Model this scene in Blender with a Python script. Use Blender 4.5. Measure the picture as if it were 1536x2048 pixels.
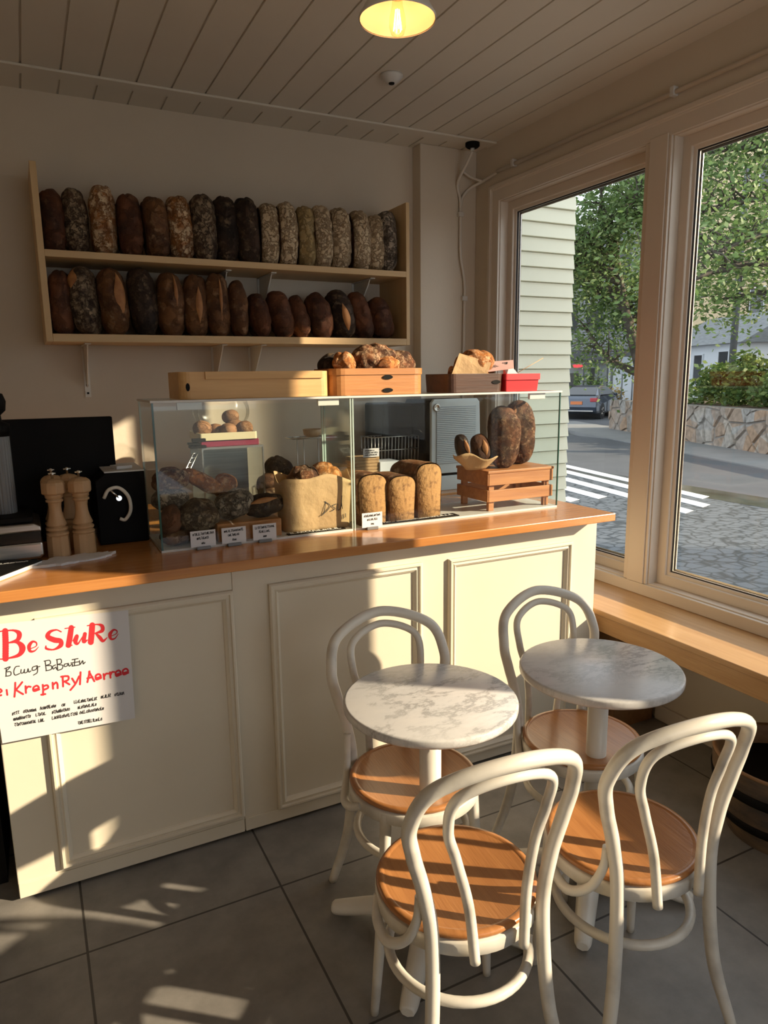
import bpy, bmesh, math, random
from mathutils import Vector, Matrix, noise

# ------------------------------------------------------------------ clear
for o in list(bpy.data.objects):
    bpy.data.objects.remove(o, do_unlink=True)
S = bpy.context.scene
COL = S.collection

# ------------------------------------------------------------------ camera
cam_d = bpy.data.cameras.new('camera')
cam = bpy.data.objects.new('camera', cam_d)
COL.objects.link(cam)
yaw, pitch, roll = 0.464950629, -0.188392644, -0.0125485334
F = Vector((math.sin(yaw)*math.cos(pitch), math.cos(yaw)*math.cos(pitch), math.sin(pitch)))
R0 = Vector((math.cos(yaw), -math.sin(yaw), 0))
U0 = R0.cross(F)
Rv = R0*math.cos(roll) + U0*math.sin(roll)
Uv = -R0*math.sin(roll) + U0*math.cos(roll)
cam.matrix_world = Matrix(((Rv.x, Uv.x, -F.x, 0), (Rv.y, Uv.y, -F.y, 0), (Rv.z, Uv.z, -F.z, 1.65), (0, 0, 0, 1)))
cam_d.sensor_fit = 'HORIZONTAL'
cam_d.sensor_width = 36
cam_d.lens = 36*1411.79/1536
cam_d.clip_start = 0.02
cam_d.clip_end = 300
S.camera = cam

# ------------------------------------------------------------------ light and exposure
SUN_POWER, SUN_COLOR = 8.6, (1.0, 0.82, 0.58)
SKY_POWER, SKY_COLOR = 1.7, (0.86, 0.93, 1.0)
w = bpy.data.worlds.new('sky')
S.world = w
w.use_nodes = True
w.node_tree.nodes['Background'].inputs[0].default_value = (*SKY_COLOR, 1)
w.node_tree.nodes['Background'].inputs[1].default_value = SKY_POWER
sd = bpy.data.lights.new('sun', 'SUN')
sd.energy = SUN_POWER
sd.color = SUN_COLOR
sd.angle = math.radians(0.8)
sun = bpy.data.objects.new('sun', sd)
COL.objects.link(sun)
AZ, EL = math.radians(142.5), math.radians(22.0)
sdir = Vector((math.cos(AZ)*math.cos(EL), math.sin(AZ)*math.cos(EL), -math.sin(EL)))
sun.rotation_euler = sdir.to_track_quat('-Z', 'Y').to_euler()
sun.location = (8, -6, 6)
vs = S.view_settings
S.display_settings.display_device = 'sRGB'
vs.view_transform = 'Standard'
vs.look = 'None'
vs.exposure = 0.25
vs.gamma = 1.0
vs.use_curve_mapping = False
S.cycles.transparent_max_bounces = 24

# ------------------------------------------------------------------ materials
MATS = {}


def base_mat(name):
    m = bpy.data.materials.new(name)
    m.use_nodes = True
    nt = m.node_tree
    b = nt.nodes['Principled BSDF']
    MATS[name] = m
    return m, nt, b


def N(nt, t, **kw):
    n = nt.nodes.new(t)
    for k, v in kw.items():
        setattr(n, k, v)
    return n


def noise_mat(name, c1, c2=None, scale=8, rough=0.5, metal=0.0, bump=0.0, bscale=None, stretch=(1, 1, 1), detail=6, lo=0.35, hi=0.65, coat=0.0, spec=0.5):
    m, nt, b = base_mat(name)
    c2 = c2 or tuple(x*0.85 for x in c1)
    tc = N(nt, 'ShaderNodeTexCoord')
    mp = N(nt, 'ShaderNodeMapping')
    mp.inputs['Scale'].default_value = stretch
    nt.links.new(tc.outputs['Object'], mp.inputs[0])
    nz = N(nt, 'ShaderNodeTexNoise')
    nz.inputs['Scale'].default_value = scale
    nz.inputs['Detail'].default_value = detail
    nt.links.new(mp.outputs[0], nz.inputs['Vector'])
    r = N(nt, 'ShaderNodeValToRGB')
    r.color_ramp.elements[0].position = lo
    r.color_ramp.elements[1].position = hi
    r.color_ramp.elements[0].color = (*c1, 1)
    r.color_ramp.elements[1].color = (*c2, 1)
    nt.links.new(nz.outputs[0], r.inputs[0])
    nt.links.new(r.outputs[0], b.inputs['Base Color'])
    b.inputs['Roughness'].default_value = rough
    b.inputs['Metallic'].default_value = metal
    b.inputs['Specular IOR Level'].default_value = spec
    b.inputs['Coat Weight'].default_value = coat
    b.inputs['Coat Roughness'].default_value = 0.12
    if bump:
        n2 = N(nt, 'ShaderNodeTexNoise')
        n2.inputs['Scale'].default_value = bscale or scale*3
        n2.inputs['Detail'].default_value = 5
        nt.links.new(mp.outputs[0], n2.inputs['Vector'])
        bp = N(nt, 'ShaderNodeBump')
        bp.inputs['Strength'].default_value = bump
        bp.inputs['Distance'].default_value = 0.01
        nt.links.new(n2.outputs[0], bp.inputs['Height'])
        nt.links.new(bp.outputs[0], b.inputs['Normal'])
    return m


def wood_mat(name, c1, c2, axis=0, rough=0.4, coat=0.0, scale=5, cross=9):
    st = [cross, cross, cross]
    st[axis] = 0.7
    return noise_mat(name, c1, c2, scale=scale, rough=rough, stretch=tuple(st), detail=8, lo=0.3, hi=0.7, bump=0.08, coat=coat)


def bread_mat(name, crust, dark, flour, amount=0.4, scale=9, rough=0.75, crack=14):
    """crust with darker bake patches and a cracked dusting of flour"""
    m, nt, b = base_mat(name)
    tc = N(nt, 'ShaderNodeTexCoord')
    oi = N(nt, 'ShaderNodeObjectInfo')
    ad = N(nt, 'ShaderNodeVectorMath', operation='MULTIPLY_ADD')
    nt.links.new(oi.outputs['Random'], ad.inputs[0])
    ad.inputs[1].default_value = (37, 19, 53)
    nt.links.new(tc.outputs['Object'], ad.inputs[2])
    n1 = N(nt, 'ShaderNodeTexNoise')
    n1.inputs['Scale'].default_value = scale
    n1.inputs['Detail'].default_value = 8
    nt.links.new(ad.outputs[0], n1.inputs['Vector'])
    r1 = N(nt, 'ShaderNodeValToRGB')
    r1.color_ramp.elements[0].position = 0.36
    r1.color_ramp.elements[1].position = 0.62
    r1.color_ramp.elements[0].color = (*dark, 1)
    r1.color_ramp.elements[1].color = (*crust, 1)
    nt.links.new(n1.outputs[0], r1.inputs[0])
    # flour broken by a crackle
    n2 = N(nt, 'ShaderNodeTexNoise')
    n2.inputs['Scale'].default_value = scale*2.2
    n2.inputs['Detail'].default_value = 10
    n2.inputs['Roughness'].default_value = 0.7
    nt.links.new(ad.outputs[0], n2.inputs['Vector'])
    r2 = N(nt, 'ShaderNodeValToRGB')
    r2.color_ramp.elements[0].position = 0.62-0.4*amount
    r2.color_ramp.elements[1].position = 0.74-0.3*amount
    nt.links.new(n2.outputs[0], r2.inputs[0])
    warp = N(nt, 'ShaderNodeMixRGB')
    warp.inputs[0].default_value = 0.12
    nt.links.new(ad.outputs[0], warp.inputs[1])
    nt.links.new(n2.outputs[1], warp.inputs[2])
    vo = N(nt, 'ShaderNodeTexVoronoi', feature='DISTANCE_TO_EDGE')
    vo.inputs['Scale'].default_value = crack
    nt.links.new(warp.outputs[0], vo.inputs['Vector'])
    r3 = N(nt, 'ShaderNodeValToRGB')
    r3.color_ramp.elements[0].position = 0.02
    r3.color_ramp.elements[1].position = 0.11
    nt.links.new(vo.outputs['Distance'], r3.inputs[0])
    mu = N(nt, 'ShaderNodeMath', operation='MULTIPLY')
    nt.links.new(r2.outputs[0], mu.inputs[0])
    nt.links.new(r3.outputs[0], mu.inputs[1])
    mu2 = N(nt, 'ShaderNodeMath', operation='MULTIPLY')
    mu2.inputs[1].default_value = min(1.0, amount+0.35)
    nt.links.new(mu.outputs[0], mu2.inputs[0])
    mx = N(nt, 'ShaderNodeMixRGB')
    nt.links.new(mu2.outputs[0], mx.inputs[0])
    nt.links.new(r1.outputs[0], mx.inputs[1])
    mx.inputs[2].default_value = (*flour, 1)
    nt.links.new(mx.outputs[0], b.inputs['Base Color'])
    b.inputs['Roughness'].default_value = rough
    b.inputs['Specular IOR Level'].default_value = 0.35
    ba = N(nt, 'ShaderNodeMath', operation='ADD')
    nt.links.new(n2.outputs[0], ba.inputs[0])
    nt.links.new(r3.outputs[0], ba.inputs[1])
    bp = N(nt, 'ShaderNodeBump')
    bp.inputs['Strength'].default_value = 0.8
    bp.inputs['Distance'].default_value = 0.006
    nt.links.new(ba.outputs[0], bp.inputs['Height'])
    nt.links.new(bp.outputs[0], b.inputs['Normal'])
    return m


def glass_mat(name, tint, gloss=0.02, boost=1.0):
    m, nt, b = base_mat(name)
    nt.nodes.remove(b)
    out = nt.nodes['Material Output']
    tr = N(nt, 'ShaderNodeBsdfTransparent')
    tr.inputs[0].default_value = (*tint, 1)
    gl = N(nt, 'ShaderNodeBsdfGlossy')
    gl.inputs['Roughness'].default_value = gloss
    # Schlick reflectance, the same from both sides of a pane
    lw = N(nt, 'ShaderNodeLayerWeight')
    lw.inputs[0].default_value = 0.5
    pw = N(nt, 'ShaderNodeMath', operation='POWER')
    pw.inputs[1].default_value = 5.0
    nt.links.new(lw.outputs['Facing'], pw.inputs[0])
    mu = N(nt, 'ShaderNodeMath', operation='MULTIPLY_ADD')
    mu.inputs[1].default_value = 0.9*boost
    mu.inputs[2].default_value = 0.028*boost
    nt.links.new(pw.outputs[0], mu.inputs[0])
    mx = N(nt, 'ShaderNodeMixShader')
    nt.links.new(mu.outputs[0], mx.inputs[0])
    nt.links.new(tr.outputs[0], mx.inputs[1])
    nt.links.new(gl.outputs[0], mx.inputs[2])
    nt.links.new(mx.outputs[0], out.inputs[0])
    return m


def flat(name, c, rough=0.5, metal=0.0, emit=None, estr=0.0):
    m, nt, b = base_mat(name)
    b.inputs['Base Color'].default_value = (*c, 1)
    b.inputs['Roughness'].default_value = rough
    b.inputs['Metallic'].default_value = metal
    if emit:
        b.inputs['Emission Color'].default_value = (*emit, 1)
        b.inputs['Emission Strength'].default_value = estr
    return m


PAINT_WALL = noise_mat('wall_paint', (0.655, 0.565, 0.445), (0.62, 0.535, 0.42), scale=2.5, rough=0.7, bump=0.05, bscale=60)
PAINT_TRIM = noise_mat('trim_paint', (0.66, 0.575, 0.475), (0.63, 0.545, 0.45), scale=3, rough=0.45, bump=0.04, bscale=40)
PAINT_COUNTER = noise_mat('counter_paint', (0.70, 0.63, 0.50), (0.67, 0.60, 0.475), scale=3, rough=0.42, bump=0.03, bscale=30)
PAINT_CEIL = noise_mat('ceiling_paint', (0.70, 0.64, 0.54), (0.67, 0.61, 0.515), scale=2, rough=0.55)
WHITE_METAL = noise_mat('white_enamel', (0.74, 0.70, 0.62), (0.68, 0.64, 0.56), scale=6, rough=0.35)
CHAIR_PAINT = noise_mat('worn_white_paint', (0.70, 0.66, 0.58), (0.34, 0.31, 0.27), scale=7, rough=0.33, bump=0.05, bscale=30, lo=0.50, hi=0.80)
SEAT_WOOD = wood_mat('seat_wood', (0.46, 0.20, 0.065), (0.36, 0.145, 0.045), axis=1, rough=0.32, coat=0.15, scale=6, cross=11)
WORKTOP = wood_mat('worktop_wood', (0.52, 0.225, 0.065), (0.42, 0.165, 0.045), axis=0, rough=0.25, coat=0.35)
BENCH_WOOD = wood_mat('bench_wood', (0.58, 0.345, 0.155), (0.48, 0.265, 0.108), axis=1, rough=0.3, coat=0.2)
PLY = wood_mat('pale_plywood', (0.66, 0.46, 0.235), (0.60, 0.40, 0.195), axis=0, rough=0.5)
PLY_V = wood_mat('pale_plywood_upright', (0.66, 0.46, 0.235), (0.60, 0.40, 0.195), axis=2, rough=0.5)
TRAY_WOOD = wood_mat('tray_wood', (0.66, 0.40, 0.165), (0.58, 0.33, 0.125), axis=0, rough=0.5)
BASKET_WOOD = wood_mat('basket_wood', (0.50, 0.22, 0.066), (0.38, 0.15, 0.042), axis=0, rough=0.45)
CRATE_WOOD = wood_mat('crate_wood', (0.50, 0.22, 0.08), (0.36, 0.14, 0.05), axis=0, rough=0.5)
DARK_WOOD = wood_mat('dark_basket_wood', (0.085, 0.034, 0.017), (0.05, 0.02, 0.011), axis=0, rough=0.5)
MILL_WOOD = wood_mat('mill_wood', (0.50, 0.32, 0.17), (0.42, 0.255, 0.125), axis=2, rough=0.5)
BOX_WOOD = wood_mat('support_wood', (0.30, 0.16, 0.065), (0.22, 0.11, 0.045), axis=1, rough=0.5)
CHROME = flat('chrome', (0.75, 0.73, 0.70), 0.15, 1.0)
STEEL = noise_mat('brushed_steel', (0.55, 0.52, 0.48), (0.45, 0.43, 0.40), scale=4, stretch=(1, 1, 30), rough=0.3, metal=1.0)
WIRE = flat('wire_steel', (0.55, 0.55, 0.53), 0.3, 1.0)
BLACK = noise_mat('matt_black', (0.005, 0.0045, 0.004), (0.007, 0.006, 0.0055), rough=0.6, spec=0.12)
BLACK_GLOSS = flat('black_gloss', (0.010, 0.010, 0.010), 0.2)
PAPER = noise_mat('white_paper', (0.68, 0.66, 0.66), (0.65, 0.63, 0.63), scale=3, rough=0.8)
KRAFT = noise_mat('kraft_paper', (0.50, 0.33, 0.165), (0.40, 0.25, 0.12), scale=7, rough=0.8, bump=0.9, bscale=16)
RED_PAINT = flat('red_paint', (0.62, 0.02, 0.025), 0.4)
RED_INK = flat('red_ink', (0.62, 0.02, 0.03), 0.7)
BLACK_INK = flat('black_ink', (0.02, 0.02, 0.02), 0.7)
WHITE_INK = flat('white_ink', (0.75, 0.75, 0.72), 0.7)
GLASS_CASE = glass_mat('case_glass', (0.972, 0.990, 0.982), boost=0.65)
GLASS_EDGE = flat('glass_edge', (0.02, 0.075, 0.055), 0.12)
GLASS_LIGHT = flat('pale_glass_edge', (0.42, 0.52, 0.48), 0.15)
GLASS_WIN = glass_mat('window_glass', (0.985, 0.99, 0.99), boost=0.55)
PLASTIC_WHITE = flat('white_plastic', (0.62, 0.60, 0.56), 0.4)
GREY_CLIP = flat('grey_clip', (0.17, 0.175, 0.18), 0.3)
CRUMB = noise_mat('cut_crumb', (0.13, 0.055, 0.02), (0.36, 0.19, 0.07), scale=50, rough=0.9, bump=0.6, bscale=60, lo=0.25, hi=0.5)
EAR = noise_mat('scored_crust', (0.44, 0.20, 0.065), (0.30, 0.12, 0.04), scale=20, rough=0.7, bump=0.3)
BLADE = flat('dark_rubber', (0.02, 0.02, 0.022), 0.6)

B_RED = bread_mat('crust_red_brown', (0.150, 0.052, 0.020), (0.050, 0.019, 0.010), (0.30, 0.17, 0.09), 0.16)
B_BROWN = bread_mat('crust_brown', (0.200, 0.086, 0.030), (0.075, 0.030, 0.013), (0.36, 0.23, 0.13), 0.25)
B_GREY = bread_mat('crust_grey_floured', (0.105, 0.058, 0.032), (0.040, 0.023, 0.014), (0.34, 0.25, 0.155), 0.50, crack=30)
B_GOLD = bread_mat('crust_golden_floured', (0.38, 0.155, 0.042), (0.22, 0.080, 0.023), (0.72, 0.56, 0.36), 0.52, crack=30)
B_DARK = bread_mat('crust_very_dark', (0.060, 0.032, 0.018), (0.018, 0.011, 0.008), (0.24, 0.165, 0.095), 0.28, crack=24)
B_PALE = bread_mat('crust_pale_floured', (0.42, 0.275, 0.145), (0.30, 0.185, 0.09), (0.62, 0.48, 0.31), 0.85, crack=34)
B_OLIVE = bread_mat('crust_olive', (0.40, 0.285, 0.125), (0.32, 0.22, 0.092), (0.52, 0.40, 0.22), 0.4, crack=26)
B_SLATE = bread_mat('crust_slate_floured', (0.105, 0.075, 0.054), (0.05, 0.036, 0.026), (0.38, 0.31, 0.235), 0.6, crack=34)
B_SOUR = bread_mat('crust_sourdough', (0.24, 0.085, 0.027), (0.065, 0.024, 0.012), (0.56, 0.38, 0.22), 0.42, scale=14, crack=26)
B_SUN_ORANGE = bread_mat('crust_sun_orange', (0.58, 0.215, 0.05), (0.32, 0.10, 0.026), (0.70, 0.50, 0.29), 0.35, scale=15, crack=26)  # sunlight on the heaped loaves is put into this brighter orange
B_ROLL = bread_mat('crust_roll', (0.30, 0.145, 0.06), (0.20, 0.09, 0.038), (0.46, 0.32, 0.19), 0.2)
B_BURNT = bread_mat('crust_burnt', (0.05, 0.018, 0.010), (0.018, 0.008, 0.006), (0.16, 0.08, 0.05), 0.05, rough=0.35)
B_TIN = bread_mat('crust_tin_loaf', (0.32, 0.125, 0.040), (0.13, 0.048, 0.018), (0.56, 0.40, 0.24), 0.35, crack=26)
B_SEEDED = bread_mat('crust_dark_floured', (0.165, 0.062, 0.026), (0.055, 0.021, 0.011), (0.40, 0.25, 0.14), 0.34, scale=18, crack=36)


def marble_mat():
    m, nt, b = base_mat('veined_marble')
    tc = N(nt, 'ShaderNodeTexCoord')
    oi = N(nt, 'ShaderNodeObjectInfo')
    ad = N(nt, 'ShaderNodeVectorMath', operation='MULTIPLY_ADD')
    nt.links.new(oi.outputs['Random'], ad.inputs[0])
    ad.inputs[1].default_value = (7, 3, 5)
    nt.links.new(tc.outputs['Object'], ad.inputs[2])
    mp = N(nt, 'ShaderNodeMapping')
    mp.inputs['Rotation'].default_value = (0, 0, .7)
    mp.inputs['Scale'].default_value = (1.0, 1.9, 1.0)
    nt.links.new(ad.outputs[0], mp.inputs[0])
    n1 = N(nt, 'ShaderNodeTexNoise')
    n1.inputs['Scale'].default_value = 5.2
    n1.inputs['Detail'].default_value = 12
    n1.inputs['Roughness'].default_value = 0.72
    n1.inputs['Distortion'].default_value = 0.25
    nt.links.new(mp.outputs[0], n1.inputs['Vector'])
    r = N(nt, 'ShaderNodeValToRGB')
    cr = r.color_ramp
    cr.elements[0].position = 0.30
    cr.elements[0].color = (0.68, 0.66, 0.64, 1)
    cr.elements[1].position = 0.75
    cr.elements[1].color = (0.72, 0.70, 0.67, 1)
    for p, c in ((0.45, 0.62), (0.492, 0.40), (0.505, 0.36), (0.53, 0.58), (0.64, 0.66)):
        e = cr.elements.new(p)
        e.color = (c, c*0.985, c*0.975, 1)
    nt.links.new(n1.outputs[0], r.inputs[0])
    n3 = N(nt, 'ShaderNodeTexNoise')
    n3.inputs['Scale'].default_value = 2.6
    n3.inputs['Detail'].default_value = 4
    nt.links.new(ad.outputs[0], n3.inputs['Vector'])
    r3 = N(nt, 'ShaderNodeValToRGB')
    r3.color_ramp.elements[0].position = 0.36
    r3.color_ramp.elements[1].position = 0.62
    nt.links.new(n3.outputs[0], r3.inputs[0])
    mx = N(nt, 'ShaderNodeMixRGB')
    nt.links.new(r3.outputs[0], mx.inputs[0])
    mx.inputs[1].default_value = (0.67, 0.66, 0.645, 1)
    nt.links.new(r.outputs[0], mx.inputs[2])
    nt.links.new(mx.outputs[0], b.inputs['Base Color'])
    b.inputs['Roughness'].default_value = 0.22
    b.inputs['Specular IOR Level'].default_value = 0.35
    return m


MARBLE = marble_mat()


def tile_mat():
    m, nt, b = base_mat('slate_floor_tiles')
    tc = N(nt, 'ShaderNodeTexCoord')
    mp = N(nt, 'ShaderNodeMapping')
    mp.inputs['Location'].default_value = (-0.013/0.594, -2.005/0.594, 0)
    mp.inputs['Scale'].default_value = (1/0.594, 1/0.594, 1)
    nt.links.new(tc.outputs['Object'], mp.inputs[0])
    br = N(nt, 'ShaderNodeTexBrick')
    br.offset = 0.0
    br.inputs['Scale'].default_value = 1.0
    br.inputs['Brick Width'].default_value = 1.0
    br.inputs['Row Height'].default_value = 1.0
    br.inputs['Mortar Size'].default_value = 0.006
    br.inputs['Mortar Smooth'].default_value = 0.0
    br.inputs['Color1'].default_value = (0.215, 0.200, 0.182, 1)
    br.inputs['Color2'].default_value = (0.235, 0.218, 0.198, 1)
    br.inputs['Mortar'].default_value = (0.045, 0.040, 0.035, 1)
    nt.links.new(mp.outputs[0], br.inputs['Vector'])
    nz = N(nt, 'ShaderNodeTexNoise')
    nz.inputs['Scale'].default_value = 6
    nz.inputs['Detail'].default_value = 10
    nz.inputs['Roughness'].default_value = 0.65
    nt.links.new(tc.outputs['Object'], nz.inputs['Vector'])
    r = N(nt, 'ShaderNodeValToRGB')
    r.color_ramp.elements[0].position = 0.3
    r.color_ramp.elements[0].color = (0.72, 0.72, 0.72, 1)
    r.color_ramp.elements[1].position = 0.7
    r.color_ramp.elements[1].color = (1.15, 1.15, 1.15, 1)
    nt.links.new(nz.outputs[0], r.inputs[0])
    mx = N(nt, 'ShaderNodeMixRGB', blend_type='MULTIPLY')
    mx.inputs[0].default_value = 1
    nt.links.new(br.outputs[0], mx.inputs[1])
    nt.links.new(r.outputs[0], mx.inputs[2])
    nt.links.new(mx.outputs[0], b.inputs['Base Color'])
    b.inputs['Roughness'].default_value = 0.5
    bp = N(nt, 'ShaderNodeBump')
    bp.inputs['Strength'].default_value = 0.25
    bp.inputs['Distance'].default_value = 0.004
    nt.links.new(nz.outputs[0], bp.inputs['Height'])
    nt.links.new(bp.outputs[0], b.inputs['Normal'])
    return m


def cobble_mat():
    m, nt, b = base_mat('wavy_cobbles')
    tc = N(nt, 'ShaderNodeTexCoord')
    nz = N(nt, 'ShaderNodeTexNoise')
    nz.inputs['Scale'].default_value = 1.2
    nt.links.new(tc.outputs['Object'], nz.inputs['Vector'])
    wp = N(nt, 'ShaderNodeMixRGB')
    wp.inputs[0].default_value = 0.15
    nt.links.new(tc.outputs['Object'], wp.inputs[1])
    nt.links.new(nz.outputs[1], wp.inputs[2])
    vo = N(nt, 'ShaderNodeTexVoronoi', feature='DISTANCE_TO_EDGE')
    vo.inputs['Scale'].default_value = 7.0
    vo.inputs['Randomness'].default_value = 0.6
    nt.links.new(wp.outputs[0], vo.inputs['Vector'])
    r = N(nt, 'ShaderNodeValToRGB')
    r.color_ramp.elements[0].position = 0.02
    r.color_ramp.elements[0].color = (0.03, 0.037, 0.046, 1)
    r.color_ramp.elements[1].position = 0.09
    r.color_ramp.elements[1].color = (0.105, 0.12, 0.138, 1)
    nt.links.new(vo.outputs['Distance'], r.inputs[0])
    nt.links.new(r.outputs[0], b.inputs['Base Color'])
    b.inputs['Roughness'].default_value = 0.45
    return m


def stone_mat():
    m, nt, b = base_mat('rubble_stone')
    tc = N(nt, 'ShaderNodeTexCoord')
    oi = N(nt, 'ShaderNodeTexVoronoi')
    oi.inputs['Scale'].default_value = 1.7
    nt.links.new(tc.outputs['Object'], oi.inputs['Vector'])
    hs = N(nt, 'ShaderNodeValToRGB')
    cr = hs.color_ramp
    cr.elements[0].color = (0.23, 0.21, 0.185, 1)
    cr.elements[1].color = (0.34, 0.30, 0.25, 1)
    e = cr.elements.new(0.5)
    e.color = (0.30, 0.205, 0.135, 1)
    e = cr.elements.new(0.75)
    e.color = (0.27, 0.265, 0.25, 1)
    sep = N(nt, 'ShaderNodeSeparateColor')
    nt.links.new(oi.outputs['Color'], sep.inputs[0])
    nt.links.new(sep.outputs[0], hs.inputs[0])
    nz = N(nt, 'ShaderNodeTexNoise')
    nz.inputs['Scale'].default_value = 8
    nz.inputs['Detail'].default_value = 8
    nt.links.new(tc.outputs['Object'], nz.inputs['Vector'])
    mx = N(nt, 'ShaderNodeMixRGB', blend_type='OVERLAY')
    mx.inputs[0].default_value = 0.7
    nt.links.new(hs.outputs[0], mx.inputs[1])
    nt.links.new(nz.outputs[0], mx.inputs[2])
    nt.links.new(mx.outputs[0], b.inputs['Base Color'])
    b.inputs['Roughness'].default_value = 0.9
    return m


TILES = tile_mat()
COBBLE = cobble_mat()
STONE = stone_mat()
MORTAR = flat('mortar', (0.20, 0.185, 0.165), 0.9)
ASPHALT = noise_mat('asphalt', (0.072, 0.078, 0.088), (0.058, 0.064, 0.073), scale=1.2, rough=0.75, bump=0.2, bscale=60)
WET = noise_mat('wet_asphalt', (0.045, 0.045, 0.04), (0.09, 0.095, 0.09), scale=2, rough=0.12)
SIDEWALK = noise_mat('sidewalk', (0.20, 0.205, 0.205), (0.17, 0.175, 0.175), scale=1.5, rough=0.85)
ROAD_WHITE = noise_mat('road_paint', (0.62, 0.66, 0.68), (0.50, 0.54, 0.56), scale=3, rough=0.7)
SIDING = noise_mat('pale_green_siding', (0.74, 0.74, 0.585), (0.70, 0.70, 0.555), scale=2, rough=0.6)
SOIL = noise_mat('soil', (0.10, 0.075, 0.05), (0.06, 0.045, 0.03), scale=5, rough=0.95)
BARK = noise_mat('bark', (0.115, 0.095, 0.075), (0.06, 0.05, 0.04), scale=5, rough=0.9, bump=0.5)


def leaf_mat(name, c1, c2, c3):
    m, nt, b = base_mat(name)
    ge = N(nt, 'ShaderNodeNewGeometry')
    r = N(nt, 'ShaderNodeValToRGB')
    r.color_ramp.elements[0].color = (*c1, 1)
    r.color_ramp.elements[1].color = (*c3, 1)
    e = r.color_ramp.elements.new(0.5)
    e.color = (*c2, 1)
    nt.links.new(ge.outputs['Random Per Island'], r.inputs[0])
    nt.links.new(r.outputs[0], b.inputs['Base Color'])
    b.inputs['Roughness'].default_value = 0.55
    tl = N(nt, 'ShaderNodeBsdfTranslucent')
    nt.links.new(r.outputs[0], tl.inputs[0])
    mx = N(nt, 'ShaderNodeMixShader')
    mx.inputs[0].default_value = 0.35
    nt.links.new(b.outputs[0], mx.inputs[1])
    nt.links.new(tl.outputs[0], mx.inputs[2])
    nt.links.new(mx.outputs[0], nt.nodes['Material Output'].inputs[0])
    return m


LEAF = leaf_mat('tree_leaves', (0.085, 0.15, 0.045), (0.13, 0.215, 0.06), (0.24, 0.31, 0.12))
LEAF_DARK = leaf_mat('shrub_leaves', (0.07, 0.13, 0.04), (0.12, 0.20, 0.055), (0.24, 0.31, 0.08))
LEAF_GOLD = leaf_mat('golden_leaves', (0.30, 0.24, 0.07), (0.48, 0.32, 0.10), (0.40, 0.36, 0.13))
HOUSE_WHITE = noise_mat('white_render', (0.66, 0.70, 0.74), (0.62, 0.66, 0.70), scale=1, rough=0.8)
ROOF_GREY = noise_mat('grey_shingles', (0.22, 0.24, 0.25), (0.15, 0.165, 0.175), scale=3, stretch=(1, 1, 8), rough=0.85)
APT_YELLOW = noise_mat('yellow_siding', (0.66, 0.52, 0.32), (0.60, 0.47, 0.29), scale=1, stretch=(0.2, 0.2, 9), rough=0.8)
SHOP_GREY = noise_mat('grey_cladding', (0.24, 0.25, 0.26), (0.18, 0.19, 0.20), scale=1.0, stretch=(1, 1, 6), rough=0.8)
SHOP_PALE = noise_mat('pale_shopfront', (0.34, 0.37, 0.37), (0.28, 0.31, 0.31), scale=1, rough=0.6)
FASCIA = flat('dark_fascia', (0.075, 0.078, 0.085), 0.6)
DARK_GLASS = flat('dark_window_glass', (0.05, 0.055, 0.06), 0.1)
POLE_GREY = flat('pole_grey', (0.12, 0.13, 0.14), 0.7)
SIGN_GREY = flat('sign_grey', (0.36, 0.40, 0.44), 0.6)
SIGN_RED = flat('lit_red_sign', (0.60, 0.05, 0.06), 0.5, emit=(1.0, 0.08, 0.09), estr=0.5)
CAR_BODY = flat('car_paint', (0.05, 0.068, 0.10), 0.22, 0.5)
CAR_BODY.node_tree.nodes['Principled BSDF'].inputs['Coat Weight'].default_value = 1.0
TAIL_RED = flat('tail_lamp', (0.45, 0.03, 0.04), 0.2)
PLATE = flat('orange_plate', (0.72, 0.22, 0.07), 0.5)
TYRE = flat('tyre_rubber', (0.02, 0.02, 0.022), 0.8)
WICKER = noise_mat('barrel_staves', (0.17, 0.105, 0.055), (0.06, 0.045, 0.035), scale=7, rough=0.8, bump=0.7, bscale=14, stretch=(1, 1, 2.5))
MOSS = noise_mat('moss', (0.035, 0.075, 0.02), (0.02, 0.045, 0.012), scale=40, rough=0.95, bump=0.8)
BULB = flat('filament', (1, 0.7, 0.3), 0.5, emit=(1.0, 0.62, 0.22), estr=14)
BULB_GLASS = glass_mat('bulb_glass', (1.0, 0.93, 0.80), boost=0.7)
LAMP_IN = flat('lamp_inner_enamel', (0.80, 0.68, 0.54), 0.4)
YEL_TRAY = flat('cream_tray', (0.50, 0.44, 0.28), 0.5)
WINE = flat('wine_red_cover', (0.15, 0.008, 0.03), 0.4)
APPLIANCE = noise_mat('appliance_grey', (0.62, 0.68, 0.70), (0.58, 0.64, 0.66), rough=0.35, scale=3)
BAG_PLASTIC = glass_mat('clear_plastic', (0.9, 0.9, 0.88), gloss=0.25, boost=0.5)
PINK_CARD = flat('pink_card', (0.50, 0.30, 0.27), 0.7)


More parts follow.
